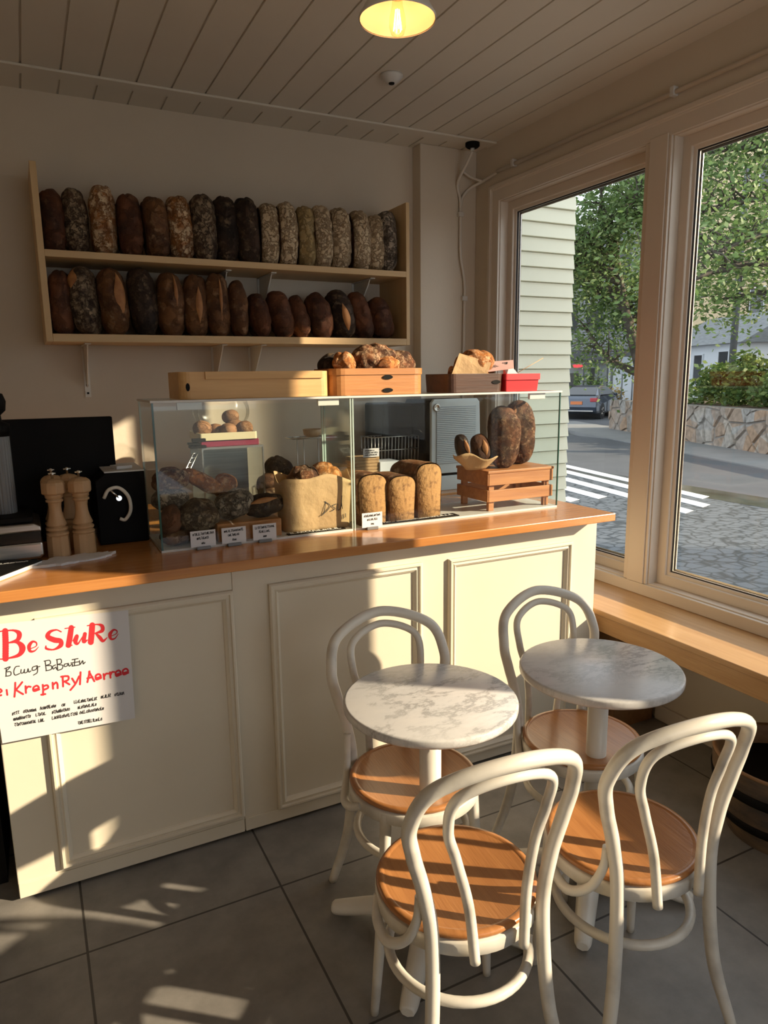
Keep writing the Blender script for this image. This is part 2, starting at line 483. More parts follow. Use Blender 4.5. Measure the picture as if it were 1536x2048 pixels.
# ------------------------------------------------------------------ mesh helpers
class MB:
    def __init__(s):
        s.v, s.f, s.sm = [], [], []

    def add(s, vs_, fs, smooth=False):
        k = len(s.v)
        s.v += [tuple(v) for v in vs_]
        for f in fs:
            s.f.append(tuple(i+k for i in f))
            s.sm.append(smooth)
        return s

    def box(s, x0, x1, y0, y1, z0, z1):
        vs_ = [(x, y, z) for x in (x0, x1) for y in (y0, y1) for z in (z0, z1)]
        return s.add(vs_, [(0, 1, 3, 2), (4, 6, 7, 5), (0, 4, 5, 1), (2, 3, 7, 6), (0, 2, 6, 4), (1, 5, 7, 3)])

    def prism(s, poly, a0, a1, axis='y'):
        """polygon in the two other axes, extruded along axis"""
        n = len(poly)

        def P(p, a):
            return (p[0], a, p[1]) if axis == 'y' else ((a, p[0], p[1]) if axis == 'x' else (p[0], p[1], a))
        vs_ = [P(p, a0) for p in poly]+[P(p, a1) for p in poly]
        fs = [tuple(range(n)), tuple(range(2*n-1, n-1, -1))]+[(i, i+n, (i+1) % n+n, (i+1) % n) for i in range(n)]
        return s.add(vs_, fs)

    def lathe(s, prof, n=32, c=(0, 0, 0), cap=True, smooth=True):
        vs_, fs = [], []
        for r, z in prof:
            for i in range(n):
                a = 2*math.pi*i/n
                vs_.append((c[0]+r*math.cos(a), c[1]+r*math.sin(a), c[2]+z))
        for k in range(len(prof)-1):
            for i in range(n):
                j = (i+1) % n
                fs.append((k*n+i, k*n+j, (k+1)*n+j, (k+1)*n+i))
        s.add(vs_, fs, smooth)
        if cap:
            m = len(prof)-1
            b0 = len(s.v)-len(vs_)
            if prof[0][0] > 1e-5:
                s.f.append(tuple(b0+i for i in range(n-1, -1, -1)))
                s.sm.append(False)
            if prof[m][0] > 1e-5:
                s.f.append(tuple(b0+m*n+i for i in range(n)))
                s.sm.append(False)
        return s

    def tube(s, path, rad, n=12, closed=False, squash=None):
        path = [Vector(p) for p in path]
        m = len(path)
        if not hasattr(rad, '__len__'):
            rad = [rad]*m
        vs_, fs = [], []
        up = None
        for i in range(m):
            a = path[(i-1) % m] if (closed or i > 0) else path[i]
            b = path[(i+1) % m] if (closed or i < m-1) else path[i]
            t = (b-a).normalized()
            if up is None:
                up = Vector((0, 0, 1)) if abs(t.z) < 0.9 else Vector((0, 1, 0))
            u = (up-t*up.dot(t)).normalized()
            up = u
            w_ = t.cross(u)
            for k in range(n):
                an = 2*math.pi*k/n
                su = squash[0] if squash else 1
                sw = squash[1] if squash else 1
                vs_.append(path[i]+u*(math.cos(an)*rad[i]*su)+w_*(math.sin(an)*rad[i]*sw))
        for i in range(m if closed else m-1):
            i2 = (i+1) % m
            for k in range(n):
                k2 = (k+1) % n
                fs.append((i*n+k, i*n+k2, i2*n+k2, i2*n+k))
        b0 = len(s.v)
        s.add(vs_, fs, True)
        if not closed:
            s.f.append(tuple(b0+k for k in range(n-1, -1, -1)))
            s.sm.append(False)
            s.f.append(tuple(b0+(m-1)*n+k for k in range(n)))
            s.sm.append(False)
        return s

    def grid(s, fn, nu, nv, wrap_u=False, smooth=True):
        vs_ = [fn(i/(nu if wrap_u else nu-1), j/(nv-1)) for j in range(nv) for i in range(nu)]
        fs = []
        for j in range(nv-1):
            for i in range(nu if wrap_u else nu-1):
                i2 = (i+1) % nu
                fs.append((j*nu+i, j*nu+i2, (j+1)*nu+i2, (j+1)*nu+i))
        return s.add(vs_, fs, smooth)

    def mesh(s, name):
        me = bpy.data.meshes.new(name)
        me.from_pydata(s.v, [], s.f)
        me.polygons.foreach_set('use_smooth', s.sm)
        me.update()
        bm = bmesh.new()
        bm.from_mesh(me)
        bmesh.ops.recalc_face_normals(bm, faces=bm.faces)
        bm.to_mesh(me)
        bm.free()
        return me


def ob(name, mb, mat, parent=None, loc=(0, 0, 0), bev=0.0, label=None, kind=None, rot=None):
    o = bpy.data.objects.new(name, mb.mesh(name))
    COL.objects.link(o)
    o.data.materials.append(mat)
    o.location = loc
    if rot:
        o.rotation_euler = rot
    if parent:
        o.parent = parent
    if bev:
        md = o.modifiers.new('bevel', 'BEVEL')
        md.width = bev
        md.segments = 2
        md.limit_method = 'ANGLE'
        md.angle_limit = math.radians(40)
    if label:
        o['label'] = label
    if kind:
        o['kind'] = kind
    return o


def tag(o, label, cat, group=None, kind=None):
    o['label'] = label
    o['category'] = cat
    if group:
        o['group'] = group
    if kind:
        o['kind'] = kind
    return o


def empty(name, loc, label, cat, group=None, rz=0.0):
    o = bpy.data.objects.new(name, None)
    COL.objects.link(o)
    o.empty_display_size = 0.05
    o.location = loc
    o.rotation_euler = (0, 0, rz)
    return tag(o, label, cat, group)


def struct(name, mb=None, mat=None, parent=None, bev=0.0, loc=(0, 0, 0)):
    if mb is None:
        o = bpy.data.objects.new(name, None)
        COL.objects.link(o)
        o.location = loc
    else:
        o = ob(name, mb, mat, parent, bev=bev, loc=loc)
    if not parent:
        o['kind'] = 'structure'
    return o


def copy_tree(o, parent=None):
    c = o.copy()
    COL.objects.link(c)
    if parent:
        c.parent = parent
    for ch in list(o.children):
        copy_tree(ch, c)
    return c


def curve(pts, n=8, closed=False):
    P = [Vector(p) for p in pts]
    if closed:
        Q = [P[-1]]+P+[P[0], P[1]]
    else:
        Q = [2*P[0]-P[1]]+P+[2*P[-1]-P[-2]]
    out = []
    for i in range(1, len(Q)-2):
        p0, p1, p2, p3 = Q[i-1:i+3]
        for k in range(n):
            t = k/n
            out.append(0.5*((2*p1)+(p2-p0)*t+(2*p0-5*p1+4*p2-p3)*t*t+(3*p1-p0-3*p2+p3)*t**3))
    if not closed:
        out.append(P[-1])
    return out


def ribbons(strokes, place, default=8, n=6, cap=True, rows=5.0):
    """pen strokes, lists of (x, y[, width]), filled as thin rows of ink set by place(x, y)"""
    step = max(min(default/rows, 3.0), 0.2)
    ink = {}
    for st in strokes:
        pts = curve([(p[0], p[1], p[2] if len(p) > 2 else default) for p in st], n)
        for p, q in zip(pts, pts[1:]):
            r = max(step*.5, min(p.z, q.z)/2)
            m = max(1, int((q-p).length/(r*.45)))
            for k in range(m+1):
                c_ = p.lerp(q, k/m)
                r = max(step*.6, c_.z/2)
                for j in range(int(math.floor((c_.y-r)/step)), int(math.ceil((c_.y+r)/step))+1):
                    dy = (j+.5)*step-c_.y
                    if abs(dy) < r:
                        h = math.sqrt(r*r-dy*dy)
                        ink.setdefault(j, []).append((c_.x-h, c_.x+h))
    mb = MB()
    for j, iv in ink.items():
        iv.sort()
        out = [list(iv[0])]
        for a, b in iv[1:]:
            if a <= out[-1][1]+.01:
                out[-1][1] = max(out[-1][1], b)
            else:
                out.append([a, b])
        for a, b in out:
            mb.add([place(a, j*step), place(b, j*step), place(b, (j+1)*step), place(a, (j+1)*step)], [(0, 1, 2, 3)])
    return mb


def scribble(x0, y0, x1, y1, h, rnd, letter=0.8):
    """handwriting-like marks along a line, y grows downwards"""
    out = []
    L = math.hypot(x1-x0, y1-y0)
    dx, dy = (x1-x0)/L, (y1-y0)/L
    t = 0
    while t < L-h*0.3:
        lw = h*letter*rnd.uniform(0.55, 1.0)
        k = rnd.randint(0, 4)
        base = [[(0, 0), (.3, -1), (.6, 0)], [(0, -1), (0, 0), (.6, -.1)], [(.6, -.8), (.1, -.6), (.1, -.1), (.6, -.1), (.6, -.6)],
                [(0, -.9), (.6, -.9), (.2, -.4), (.6, 0)], [(0, 0), (.1, -.7), (.35, -.6), (.4, 0), (.6, -.7)]][k]
        out.append([(x0+dx*(t+p[0]*lw)-dy*p[1]*0, y0+dy*(t+p[0]*lw)+p[1]*h*rnd.uniform(.8, 1.05)) for p in base])
        t += lw*0.85
    return out


# ------------------------------------------------------------------ room shell
XW, YB, ZC = 2.62, 3.99, 3.0
XL, YF = -1.9, -2.3
struct('floor', MB().box(XL-.2, XW+.1, YF-.2, YB+.1, -0.1, 0), TILES)
# ceiling boards run away from us, 159 mm pitch with a groove between
mb = MB()
mb.box(XL-.2, XW+.1, YF-.2, YB+.1, ZC+0.008, ZC+0.1)
x = 0.124-0.159*13
while x < XW:
    mb.box(max(XL, x+0.0045), min(XW, x+0.159-0.0045), YF, YB, ZC, ZC+0.01)
    x += 0.159
ceiling = struct('ceiling', mb, PAINT_CEIL)
mb = MB().box(XL, XW, 3.685, 3.775, ZC-0.012, ZC)
struct('trim_1', mb, PAINT_CEIL, bev=0.004)
struct('wall_back', MB().box(XL, XW, YB, YB+.15, 0, ZC), PAINT_WALL)
struct('pillar', MB().box(2.222, XW, 3.895, YB, 0, ZC), PAINT_WALL, bev=0.004)
struct('wall_left', MB().box(XL-.15, XL, YF, YB, 0, ZC), PAINT_WALL)
# street side wall with window openings (y0, y1)
WIN = [(2.522, 3.640), (1.02, 2.378), (-0.80, 0.43)]
ZO0, ZO1 = 0.648, 2.665
mb = MB()
edges = [YF]+[e for wn in sorted(WIN) for e in wn]+[YB]
for a, b in zip(edges[0::2], edges[1::2]):
    mb.box(XW, XW+.16, a, b, 0, ZC)
for a, b in WIN:
    mb.box(XW, XW+.16, a, b, 0, ZO0 if b > .5 else 1.10)
    mb.box(XW, XW+.16, a, b, ZO1, ZC)
struct('wall_right', mb, PAINT_WALL)
# rear wall of the shop behind the camera, opening added to admit sky light
mb = MB().box(XL, XW, YF-.15, YF, 0, 0.5).box(XL, XW, YF-.15, YF, 2.5, ZC).box(XL, 0.3, YF-.15, YF, .5, 2.5).box(2.2, XW, YF-.15, YF, .5, 2.5)
struct('wall_front', mb, PAINT_WALL)
struct('baseboard_right', MB().box(2.60, XW, YF, 2.27, 0, 0.075), PAINT_TRIM, bev=0.005)


def window(n, y0, y1):
    zb = ZO0 if y1 > .5 else 1.10
    w_ = struct('window_%d' % n, loc=(XW, (y0+y1)/2, zb))
    cy = (y0+y1)/2

    def L(y):
        return y-cy
    z0, z1 = 0, ZO1-zb
    def ring(prof):
        """mitred frame, prof = closed loop of (inset, depth)"""
        vs_ = []
        for i_, d_ in prof:
            vs_ += [(d_, L(y0)+i_, z0+i_), (d_, L(y1)-i_, z0+i_), (d_, L(y1)-i_, z1-i_), (d_, L(y0)+i_, z1-i_)]
        m_ = len(prof)
        return MB().add(vs_, [(k*4+i, k*4+(i+1) % 4, ((k+1) % m_)*4+(i+1) % 4, ((k+1) % m_)*4+i) for k in range(m_) for i in range(4)])
    ob('reveal', ring([(0, .0), (.005, .0), (.005, .104), (0, .104)]), PAINT_TRIM, w_)
    ob('sash', ring([(.0055, .052), (.050, .052), (.053, .055), (.053, .064), (.066, .068), (.068, .072), (.068, .10), (.0055, .10)]), PAINT_TRIM, w_)
    ob('gasket', ring([(.0682, .073), (.073, .074), (.073, .081), (.0682, .081)]), BLADE, w_, label='black rubber glazing gasket')
    ob('spacer', ring([(.072, .0875), (.085, .0875), (.085, .0915), (.072, .0915)]), STEEL, w_, label='bright metal spacer between the panes')
    ob('pane', MB().box(0.082, 0.086, L(y0)+.0682, L(y1)-.0682, z0+.0682, z1-.0682), GLASS_WIN, w_)
    return w_


for n, (a, b) in enumerate(WIN, 1):
    window(n, a, b)
# architrave around and between the windows
def architrave(ya, yb, zbot, ztop, prof):
    """three-sided mitred casing on the street wall, prof = closed loop of (outset, stand-off)"""
    vs_ = []
    for o_, t in prof:
        x_ = XW-t
        vs_ += [(x_, yb+o_, zbot), (x_, yb+o_, ztop+o_), (x_, ya-o_, ztop+o_), (x_, ya-o_, zbot)]
    m_ = len(prof)
    fs = [(k*4+i, k*4+i+1, ((k+1) % m_)*4+i+1, ((k+1) % m_)*4+i) for k in range(m_) for i in range(3)]
    fs += [tuple(k*4 for k in range(m_)), tuple(k*4+3 for k in range(m_-1, -1, -1))]
    return MB().add(vs_, fs)


CASING = [(0, 0), (0, .014), (.062, .014), (.066, .018), (.070, .018), (.074, .024), (.092, .024), (.095, .020), (.095, 0)]
ya, yb = WIN[1][0], WIN[0][1]
struct('trim_2', architrave(ya, yb, .648, ZO1, CASING), PAINT_TRIM)
mb = MB().box(XW-.014, XW, WIN[1][1]+.0005, WIN[0][0]-.0005, ZO0+.001, ZO1-.0005)
mb.box(XW-.022, XW-.0145, WIN[1][1]+.014, WIN[0][0]-.030, ZO0+.001, ZO1+.010)
struct('trim_5', mb, PAINT_TRIM, bev=.002)
struct('trim_6', MB().box(XW-.020, XW, ya-.095, yb+.095, .5905, ZO0-.0005), PAINT_TRIM, bev=.003)
mb = MB()
ya, yb = WIN[2]
for (a, b, c, d) in ((yb, yb+.095, 1.04, ZO1+.095), (ya-.095, ya, 1.04, ZO1+.095), (ya-.095, yb+.095, ZO1, ZO1+.095), (ya-.095, yb+.095, 1.04, 1.10)):
    mb.box(XW-.016, XW, a, b, c, d)
struct('trim_3', mb, PAINT_TRIM, bev=0.003)

# ------------------------------------------------------------------ outside ground and buildings
ZG = -0.30
struct('pavement', MB().box(2.8, 9.55, -14, 30, ZG-.1, ZG), COBBLE)
road = struct('road', MB().box(10.35, 16.0, -20, 34, ZG-.1, ZG).box(16.0, 60, 19.5, 60, ZG-.1, ZG-.005).box(2.8, 10.35, 30, 60, ZG-.1, ZG-.002), ASPHALT)
sx = Vector((-0.347, -0.938, 0))
sn = Vector((0.938, -0.347, 0))
struct('trim_4', MB().box(9.55, 10.35, -20, 30, ZG-.1, ZG+.004), WET)
rows = [((10.43, 11.92), (9.55, 7.6)), ((9.82, 11.22), (8.95, 7.1)), ((9.10, 10.39), (8.35, 6.9)), ((8.36, 9.53), (8.166, 8.43)), ((7.63, 8.69), (7.60, 8.44))]
for (a, b) in rows:
    wd = 0.14
    vs_ = [(a[0]-wd, a[1], ZG+.003), (a[0]+wd, a[1]+.1, ZG+.003), (b[0]+wd, b[1]+.05, ZG+.003), (b[0]-wd, b[1]-.05, ZG+.003)]
    o = ob('crossing_stripe', MB().add([(v[0], v[1], v[2]) for v in vs_]+[(v[0], v[1], v[2]+.004) for v in vs_], [(0, 1, 2, 3), (4, 5, 6, 7), (0, 1, 5, 4), (1, 2, 6, 5), (2, 3, 7, 6), (3, 0, 4, 7)]), ROAD_WHITE, road)
# far sidewalk
def street(s_, n_, z):
    p = Vector((17.25, 15.04, 0))+sx*s_+sn*n_
    return (p.x, p.y, z)


def strip(s0, s1, n0, n1, z0, z1):
    m = MB()
    c = [(s0, n0), (s1, n0), (s1, n1), (s0, n1)]
    return m.add([street(a, b, z0) for a, b in c]+[street(a, b, z1) for a, b in c], [(0, 1, 2, 3), (4, 5, 6, 7), (0, 1, 5, 4), (1, 2, 6, 5), (2, 3, 7, 6), (3, 0, 4, 7)])


struct('sidewalk', strip(-9, 22, -1.65, 0.5, ZG-.1, ZG+.03), SIDEWALK)
# bank of earth behind the retaining wall
struct('terrain', strip(-4.4, 24, 0.35, 5, ZG, 0.72), SOIL)
struct('lawn', strip(-4.4, 24, 5, 16, ZG, 0.70), SOIL)
struct('ground', MB().box(2.9, 75, -45, 75, ZG-.3, ZG-.11), SIDEWALK)
struct('field', strip(-40, -4.4, 4.6, 16, ZG-.12, ZG+.02), SOIL)
# rubble retaining wall, bedded stones
rnd = random.Random(4)
wall = empty('retaining_wall', street(0, 0, ZG), 'rubble stone retaining wall across the street below the shrubs', 'stone wall')
mbm = MB()
inv = Vector(street(0, 0, ZG))


def rel(p):
    return tuple(Vector(p)-inv)


c = [(-4.6, .06), (24, .06), (24, .4), (-4.6, .4)]
mbm.add([rel(street(a, b, ZG)) for a, b in c]+[rel(street(a, b, ZG+1.06)) for a, b in c], [(0, 1, 2, 3), (4, 5, 6, 7), (0, 1, 5, 4), (1, 2, 6, 5), (2, 3, 7, 6), (3, 0, 4, 7)])
ob('mortar_core', mbm, MORTAR, wall)
mbs = MB()
pts = []
S0, S1, H1 = -4.6, 9.0, 1.06
ns, nz_ = 19, 3
for i in range(-1, ns+1):
    for j in range(-1, nz_+1):
        pts.append((S0+(i+.5+rnd.uniform(-.38, .38)+.5*(j % 2))*(S1-S0)/ns, (j+.5+rnd.uniform(-.33, .33))*H1/nz_))
for (px_, pz_) in pts:
    poly = [(S0, 0), (S1, 0), (S1, H1), (S0, H1)]
    for (qx, qz) in pts:
        if (qx, qz) == (px_, pz_) or abs(qx-px_) > 1.6:
            continue
        mx_, mz_ = (px_+qx)/2, (pz_+qz)/2
        dx_, dz_ = qx-px_, qz-pz_
        ln = math.hypot(dx_, dz_)
        g = .016
        out = []
        for k in range(len(poly)):
            a_, b_ = poly[k], poly[(k+1) % len(poly)]
            da = ((a_[0]-mx_)*dx_+(a_[1]-mz_)*dz_)/ln+g
            db = ((b_[0]-mx_)*dx_+(b_[1]-mz_)*dz_)/ln+g
            if da <= 0:
                out.append(a_)
            if da*db < 0:
                t = da/(da-db)
                out.append((a_[0]+(b_[0]-a_[0])*t, a_[1]+(b_[1]-a_[1])*t))
        poly = out
        if not poly:
            break
    if len(poly) < 3:
        continue
    cx = sum(p[0] for p in poly)/len(poly)
    cz = sum(p[1] for p in poly)/len(poly)
    k = len(poly)
    dp = rnd.uniform(.02, .06)
    vs_ = [rel(street(p, .07, ZG+q)) for p, q in poly]+[rel(street(cx+(p-cx)*.90, .06-dp+rnd.uniform(-.01, .01), ZG+cz+(q-cz)*.90)) for p, q in poly]
    mbs.add(vs_, [(i, (i+1) % k, (i+1) % k+k, i+k) for i in range(k)]+[tuple(range(k, 2*k))])
ob('stone_facing', mbs, STONE, wall)

# pale green weatherboard return of this building just outside the window
mb = MB()
z = ZG
while z < 3.6:
    mb.prism([(3.755, z), (3.735, z+.004), (3.75, z+.0885), (3.80, z+.0885), (3.80, z)], 2.79, 3.285, 'x')
    z += 0.0905
mb.box(2.79, 3.27, 3.78, 4.4, ZG, 3.6)
struct('wall_outside', mb, SIDING)


def building(name, s0, s1, n0, depth, z0, z1, mat, label, windows=(), roof=None, wmat=DARK_GLASS):
    b = empty(name, street((s0+s1)/2, n0, z0), label, 'building')
    o0 = Vector(street((s0+s1)/2, n0, z0))

    def bx(sa, sb, na, nb, za, zb):
        c_ = [(sa, na), (sb, na), (sb, nb), (sa, nb)]
        return MB().add([tuple(Vector(street(p, q, za))-o0) for p, q in c_]+[tuple(Vector(street(p, q, zb))-o0) for p, q in c_], [(0, 1, 2, 3), (4, 5, 6, 7), (0, 1, 5, 4), (1, 2, 6, 5), (2, 3, 7, 6), (3, 0, 4, 7)])
    ob('wall', bx(s0, s1, n0, n0+depth, z0, z1), mat, b)
    for (a, c_, d, e) in windows:
        f = ob('window', bx(a, c_, n0-.05, n0+.02, d, e), wmat, b)
        fr = bx(a-.06, a, n0-.08, n0, d-.06, e+.06)
        fr2 = bx(c_, c_+.06, n0-.08, n0, d-.06, e+.06)
        fr3 = bx(a, c_, n0-.08, n0, e, e+.06)
        fr.add(fr2.v, fr2.f)
        fr.add(fr3.v, fr3.f)
        ob('window_frame', fr, HOUSE_WHITE, f)
    if roof:
        ov, rise = roof
        vs_ = [street(s0-ov, n0-ov, z1), street(s1+ov, n0-ov, z1), street(s1+ov, n0+depth+ov, z1), street(s0-ov, n0+depth+ov, z1), street(s0-ov, n0+depth/2, z1+rise), street(s1+ov, n0+depth/2, z1+rise)]
        ob('roof', MB().add([tuple(Vector(v)-o0) for v in vs_], [(0, 1, 5, 4), (2, 3, 4, 5), (0, 3, 4), (1, 2, 5), (0, 1, 2, 3)]), ROOF_GREY, b)
    return b


building('house', -16, -9.3, 8, 5, ZG+.02, 2.95, HOUSE_WHITE, 'low white house with grey shingle roof behind the shrubs across the street', windows=((-10.95, -10.2, 1.1, 2.6), (-15.2, -14.2, 1.2, 2.6), (-13.0, -12.3, 1.2, 2.5)), roof=(.3, 1.5))
building('apartment_building', -36, -2, 16.2, 6, ZG-.11, 19, APT_YELLOW, 'tall yellow sided apartment block seen above the tree across the street',
         windows=[(s_, s_+1.3, z_, z_+2.0) for s_ in (-21.5, -18.2, -15, -11.8, -8.6, -5.4) for z_ in (4.6, 8.4, 12.2, 15.8)])
# unseen block added off to the right to keep sun off the far window
hb = empty('sun_blocker', (17.4, -10.2, ZG), 'tall plain unseen block added to keep sun off the far window', 'building')
vx, vy = Vector((0.8, -0.6, 0)), Vector((0.6, 0.8, 0))   # towards the sun, across it


def hbx(a0, a1, b0, b1, z0, z1):
    pts = [vx*a0+vy*b0, vx*a1+vy*b0, vx*a1+vy*b1, vx*a0+vy*b1]
    return MB().add([(p.x, p.y, z0) for p in pts]+[(p.x, p.y, z1) for p in pts], [(0, 1, 2, 3), (4, 5, 6, 7), (0, 1, 5, 4), (1, 2, 6, 5), (2, 3, 7, 6), (3, 0, 4, 7)])


mid_off = 0.6*17.4+0.8*(-10.2)       # across coordinate of the base
lo_off = 0.6*2.70+0.8*2.475          # sun ray through the post between the windows
ob('wall', hbx(0, 5, lo_off-mid_off, lo_off-mid_off+4.5, 0, 13.0), APT_YELLOW, hb)

# shop row facing us at the far end of the street
o0 = Vector((27.4, 29.1, ZG))
ux = Vector((0.728, -0.686, 0))
un = Vector((0.686, 0.728, 0))
sb = empty('shop_building', tuple(o0), 'grey shop row with dark fascia at the far end of the street', 'building')


def sbx(a0, a1, z0, z1, d0=0.0, d1=4.0):
    pts = [ux*a0+un*d0, ux*a1+un*d0, ux*a1+un*d1, ux*a0+un*d1]
    return MB().add([(p.x, p.y, z0) for p in pts]+[(p.x, p.y, z1) for p in pts], [(0, 1, 2, 3), (4, 5, 6, 7), (0, 1, 5, 4), (1, 2, 6, 5), (2, 3, 7, 6), (3, 0, 4, 7)])


ob('wall', sbx(-9, 1.9, 3.2, 9.5), SHOP_GREY, sb)
ob('shopfront', sbx(-9, .55, 0, 2.75), SHOP_PALE, sb)
ob('white_wall', sbx(.55, 4.2, 0, 2.85), HOUSE_WHITE, sb)
ob('fascia', sbx(-9, 1.9, 2.72, 3.25, -.5, 0), FASCIA, sb)
for a0, a1, z0, z1 in ((-1.6, -.95, 1.0, 2.05), (-.35, -.12, .6, 2.3), (-3.0, -2.2, .8, 2.2)):
    ob('window', sbx(a0, a1, z0, z1, -.04, .02), DARK_GLASS, sb)
for a0 in (-.72, .02, .48):
    ob('post', sbx(a0, a0+.09, 0, 2.75, -.45, -.36), FASCIA, sb)
for k in range(2):
    for j in range(5):
        ob('window', sbx(-4.4+j*1.25, -3.6+j*1.25, 4.2+2.6*k, 5.6+2.6*k, -.04, .02), DARK_GLASS, sb)
# red lit oval sign hung under the fascia
mb = MB().prism([(0.31*math.cos(t*math.pi/12)*(1 if True else 1), 0.09*math.sin(t*math.pi/12)) for t in range(24)], -.03, .03, 'y')
o = ob('shop_sign', mb, SIGN_RED, loc=tuple(o0+ux*(-1.02)+un*(-.35)+Vector((0, 0, 2.42))), rot=(0, 0, math.atan2(ux.y, ux.x)))
tag(o, 'red oval lit sign under the dark fascia of the far shop', 'sign')
# grey sign board on the far corner
sg = empty('sign_board', (25.2, 24.9, ZG), 'blank grey sign board on posts at the street corner', 'sign')
ob('board', MB().box(-.36, .36, -.03, .03, 1.95, 2.75), SIGN_GREY, sg, rot=(0, 0, -.75))
ob('post', MB().tube([(-.2, .0, 0), (-.2, .0, 1.97)], .035, 8), POLE_GREY, sg)
ob('post', MB().tube([(.25, -.2, 0), (.25, -.2, 1.97)], .035, 8), POLE_GREY, sg)
# lamp post by the shop and utility pole by the white house
o = ob('lamp_post', MB().tube([(0, 0, 0), (0, 0, 4.2)], .06, 8).tube([(0, 0, 4.15), (.25, -.22, 4.3), (.6, -.55, 4.3)], .04, 8), POLE_GREY, loc=(26.1, 26.7, ZG))
tag(o, 'thin dark lamp post in front of the far shop row', 'lamp post')
o = ob('utility_pole', MB().tube([(0, 0, 0), (0, 0, 5.5), (0, 0, 9.4)], [.13, .12, .1], 10), POLE_GREY, loc=street(-6.0, 5.5, ZG+.02))
tag(o, 'grey wooden utility pole in front of the white house', 'pole')
o = ob('overhead_cables', MB().tube([street(-30, 5.5, 5.4), street(-18, 5.4, 4.75), street(-7, 5.4, 5.1), street(8, 5.4, 5.3)], .02, 5).tube([street(-30, 5.6, 5.0), street(-18, 5.5, 4.4), street(-7, 5.5, 4.8), street(8, 5.5, 5.0)], .02, 5), POLE_GREY)
tag(o, 'thin dark overhead cables strung past the utility pole', 'cable')


# ------------------------------------------------------------------ plants outside
def leaves_mesh(rnd, centres, per, spread, size, flat_=0.8):
    mb = MB()
    for c_ in centres:
        for _ in range(per):
            d = Vector((rnd.gauss(0, 1), rnd.gauss(0, 1), rnd.gauss(0, flat_)))*spread*0.5
            p = Vector(c_)+d
            a = Vector((rnd.uniform(-1, 1), rnd.uniform(-1, 1), rnd.uniform(-.7, .5))).normalized()
            b = a.cross(Vector((rnd.uniform(-1, 1), rnd.uniform(-1, 1), rnd.uniform(-1, 1)))).normalized()
            s_ = size*rnd.uniform(.6, 1.3)
            mb.add([p-a*s_, p+b*s_*.5, p+a*s_, p-b*s_*.5], [(0, 1, 2, 3)])
    return mb


def tree(loc, limbs, label, seed, per=52, spread=1.15, size=.08, extra=3):
    rnd = random.Random(seed)
    t = empty('street_tree', loc, label, 'tree', 'street trees across the road')
    mbt = MB()
    cs = []
    for pts, r0 in limbs:
        cv = curve(pts, 6)
        m = len(cv)
        mbt.tube(cv, [r0*(1-.8*i/(m-1))+.012 for i in range(m)], 8)
        if r0 < .16:
            for i in range(m//3, m):
                for _ in range(extra):
                    tip = cv[i]+Vector((rnd.uniform(-1, 1), rnd.uniform(-1, 1), rnd.uniform(-.5, .9)))*rnd.uniform(.4, 1.3)
                    mbt.tube([cv[i], (cv[i]+tip)/2+Vector((0, 0, .08)), tip], [.03, .018, .008], 5)
                    cs.append(tip)
    ob('trunk', mbt, BARK, t)
    ob('foliage', leaves_mesh(rnd, cs, per, spread, size), LEAF, t, kind='stuff')
    return t


rt = random.Random(11)
limbs = [([(0, 0, 0), (-.15, .1, 1.2), (-.5, .3, 2.4), (-.75, .6, 4.0), (-.9, .8, 5.6)], .24), ([(-.05, .05, .9), (-.7, 1.0, 1.5), (-1.2, 1.7, 2.6)], .13)]
for k in range(15):
    a = 2*math.pi*k/15+rt.uniform(-.2, .2)
    zz = 2.2+k*.28
    ln = rt.uniform(1.8, 3.3)
    st = Vector((-.5-.05*k, .35+.04*k, zz))
    limbs.append(([st, st+Vector((math.cos(a)*ln*.5, math.sin(a)*ln*.5, .6)), st+Vector((math.cos(a)*ln, math.sin(a)*ln, rt.uniform(.5, 1.7)))], .09))
tree((18.45, 17.35, .7), limbs, 'leafy green street tree with forked trunk seen through the left window', 5)
limbs = [([(0, 0, 0), (.1, .2, 1.6), (.0, .5, 3.2), (-.1, .9, 5.5)], .26)]
for k in range(17):
    a = math.pi*.5+rt.uniform(-1.5, 1.5)
    zz = 2.6+k*.33
    ln = rt.uniform(2.6, 5.2)
    st = Vector((.05, .3+.03*k, zz))
    limbs.append(([st, st+Vector((math.cos(a)*ln*.5, math.sin(a)*ln*.5, .45)), st+Vector((math.cos(a)*ln, math.sin(a)*ln, rt.uniform(-.2, 1.6)))], .10))
tree((17.3, 10.3, .7), limbs, 'leafy green street tree reaching across the view of the right window', 8)
rt2 = random.Random(21)


def shrub(loc, rx, ry, rz, n, mat, label, size=.1, seed=1):
    rnd = random.Random(seed)
    s_ = empty('shrub', loc, label, 'shrub', 'shrubs above the retaining wall')
    cs = []
    for _ in range(n):
        u, v = rnd.uniform(0, 2*math.pi), rnd.uniform(0, 1)
        r = rnd.uniform(.4, 1)**.5
        cs.append((rx*r*math.cos(u)*math.sqrt(1-v*v*.8), ry*r*math.sin(u)*math.sqrt(1-v*v*.8), rz*(.08+v*.9*r)))
    ob('foliage', leaves_mesh(rnd, cs, 22, .28, size), mat, s_, kind='stuff')
    mb_ = MB()
    for k in range(9):
        c_ = cs[k*3]
        mb_.tube([(0, 0, 0), (c_[0]*.5, c_[1]*.5, c_[2]*.4), c_], [.025, .016, .006], 5)
    ob('stems', mb_, BARK, s_)
    return s_


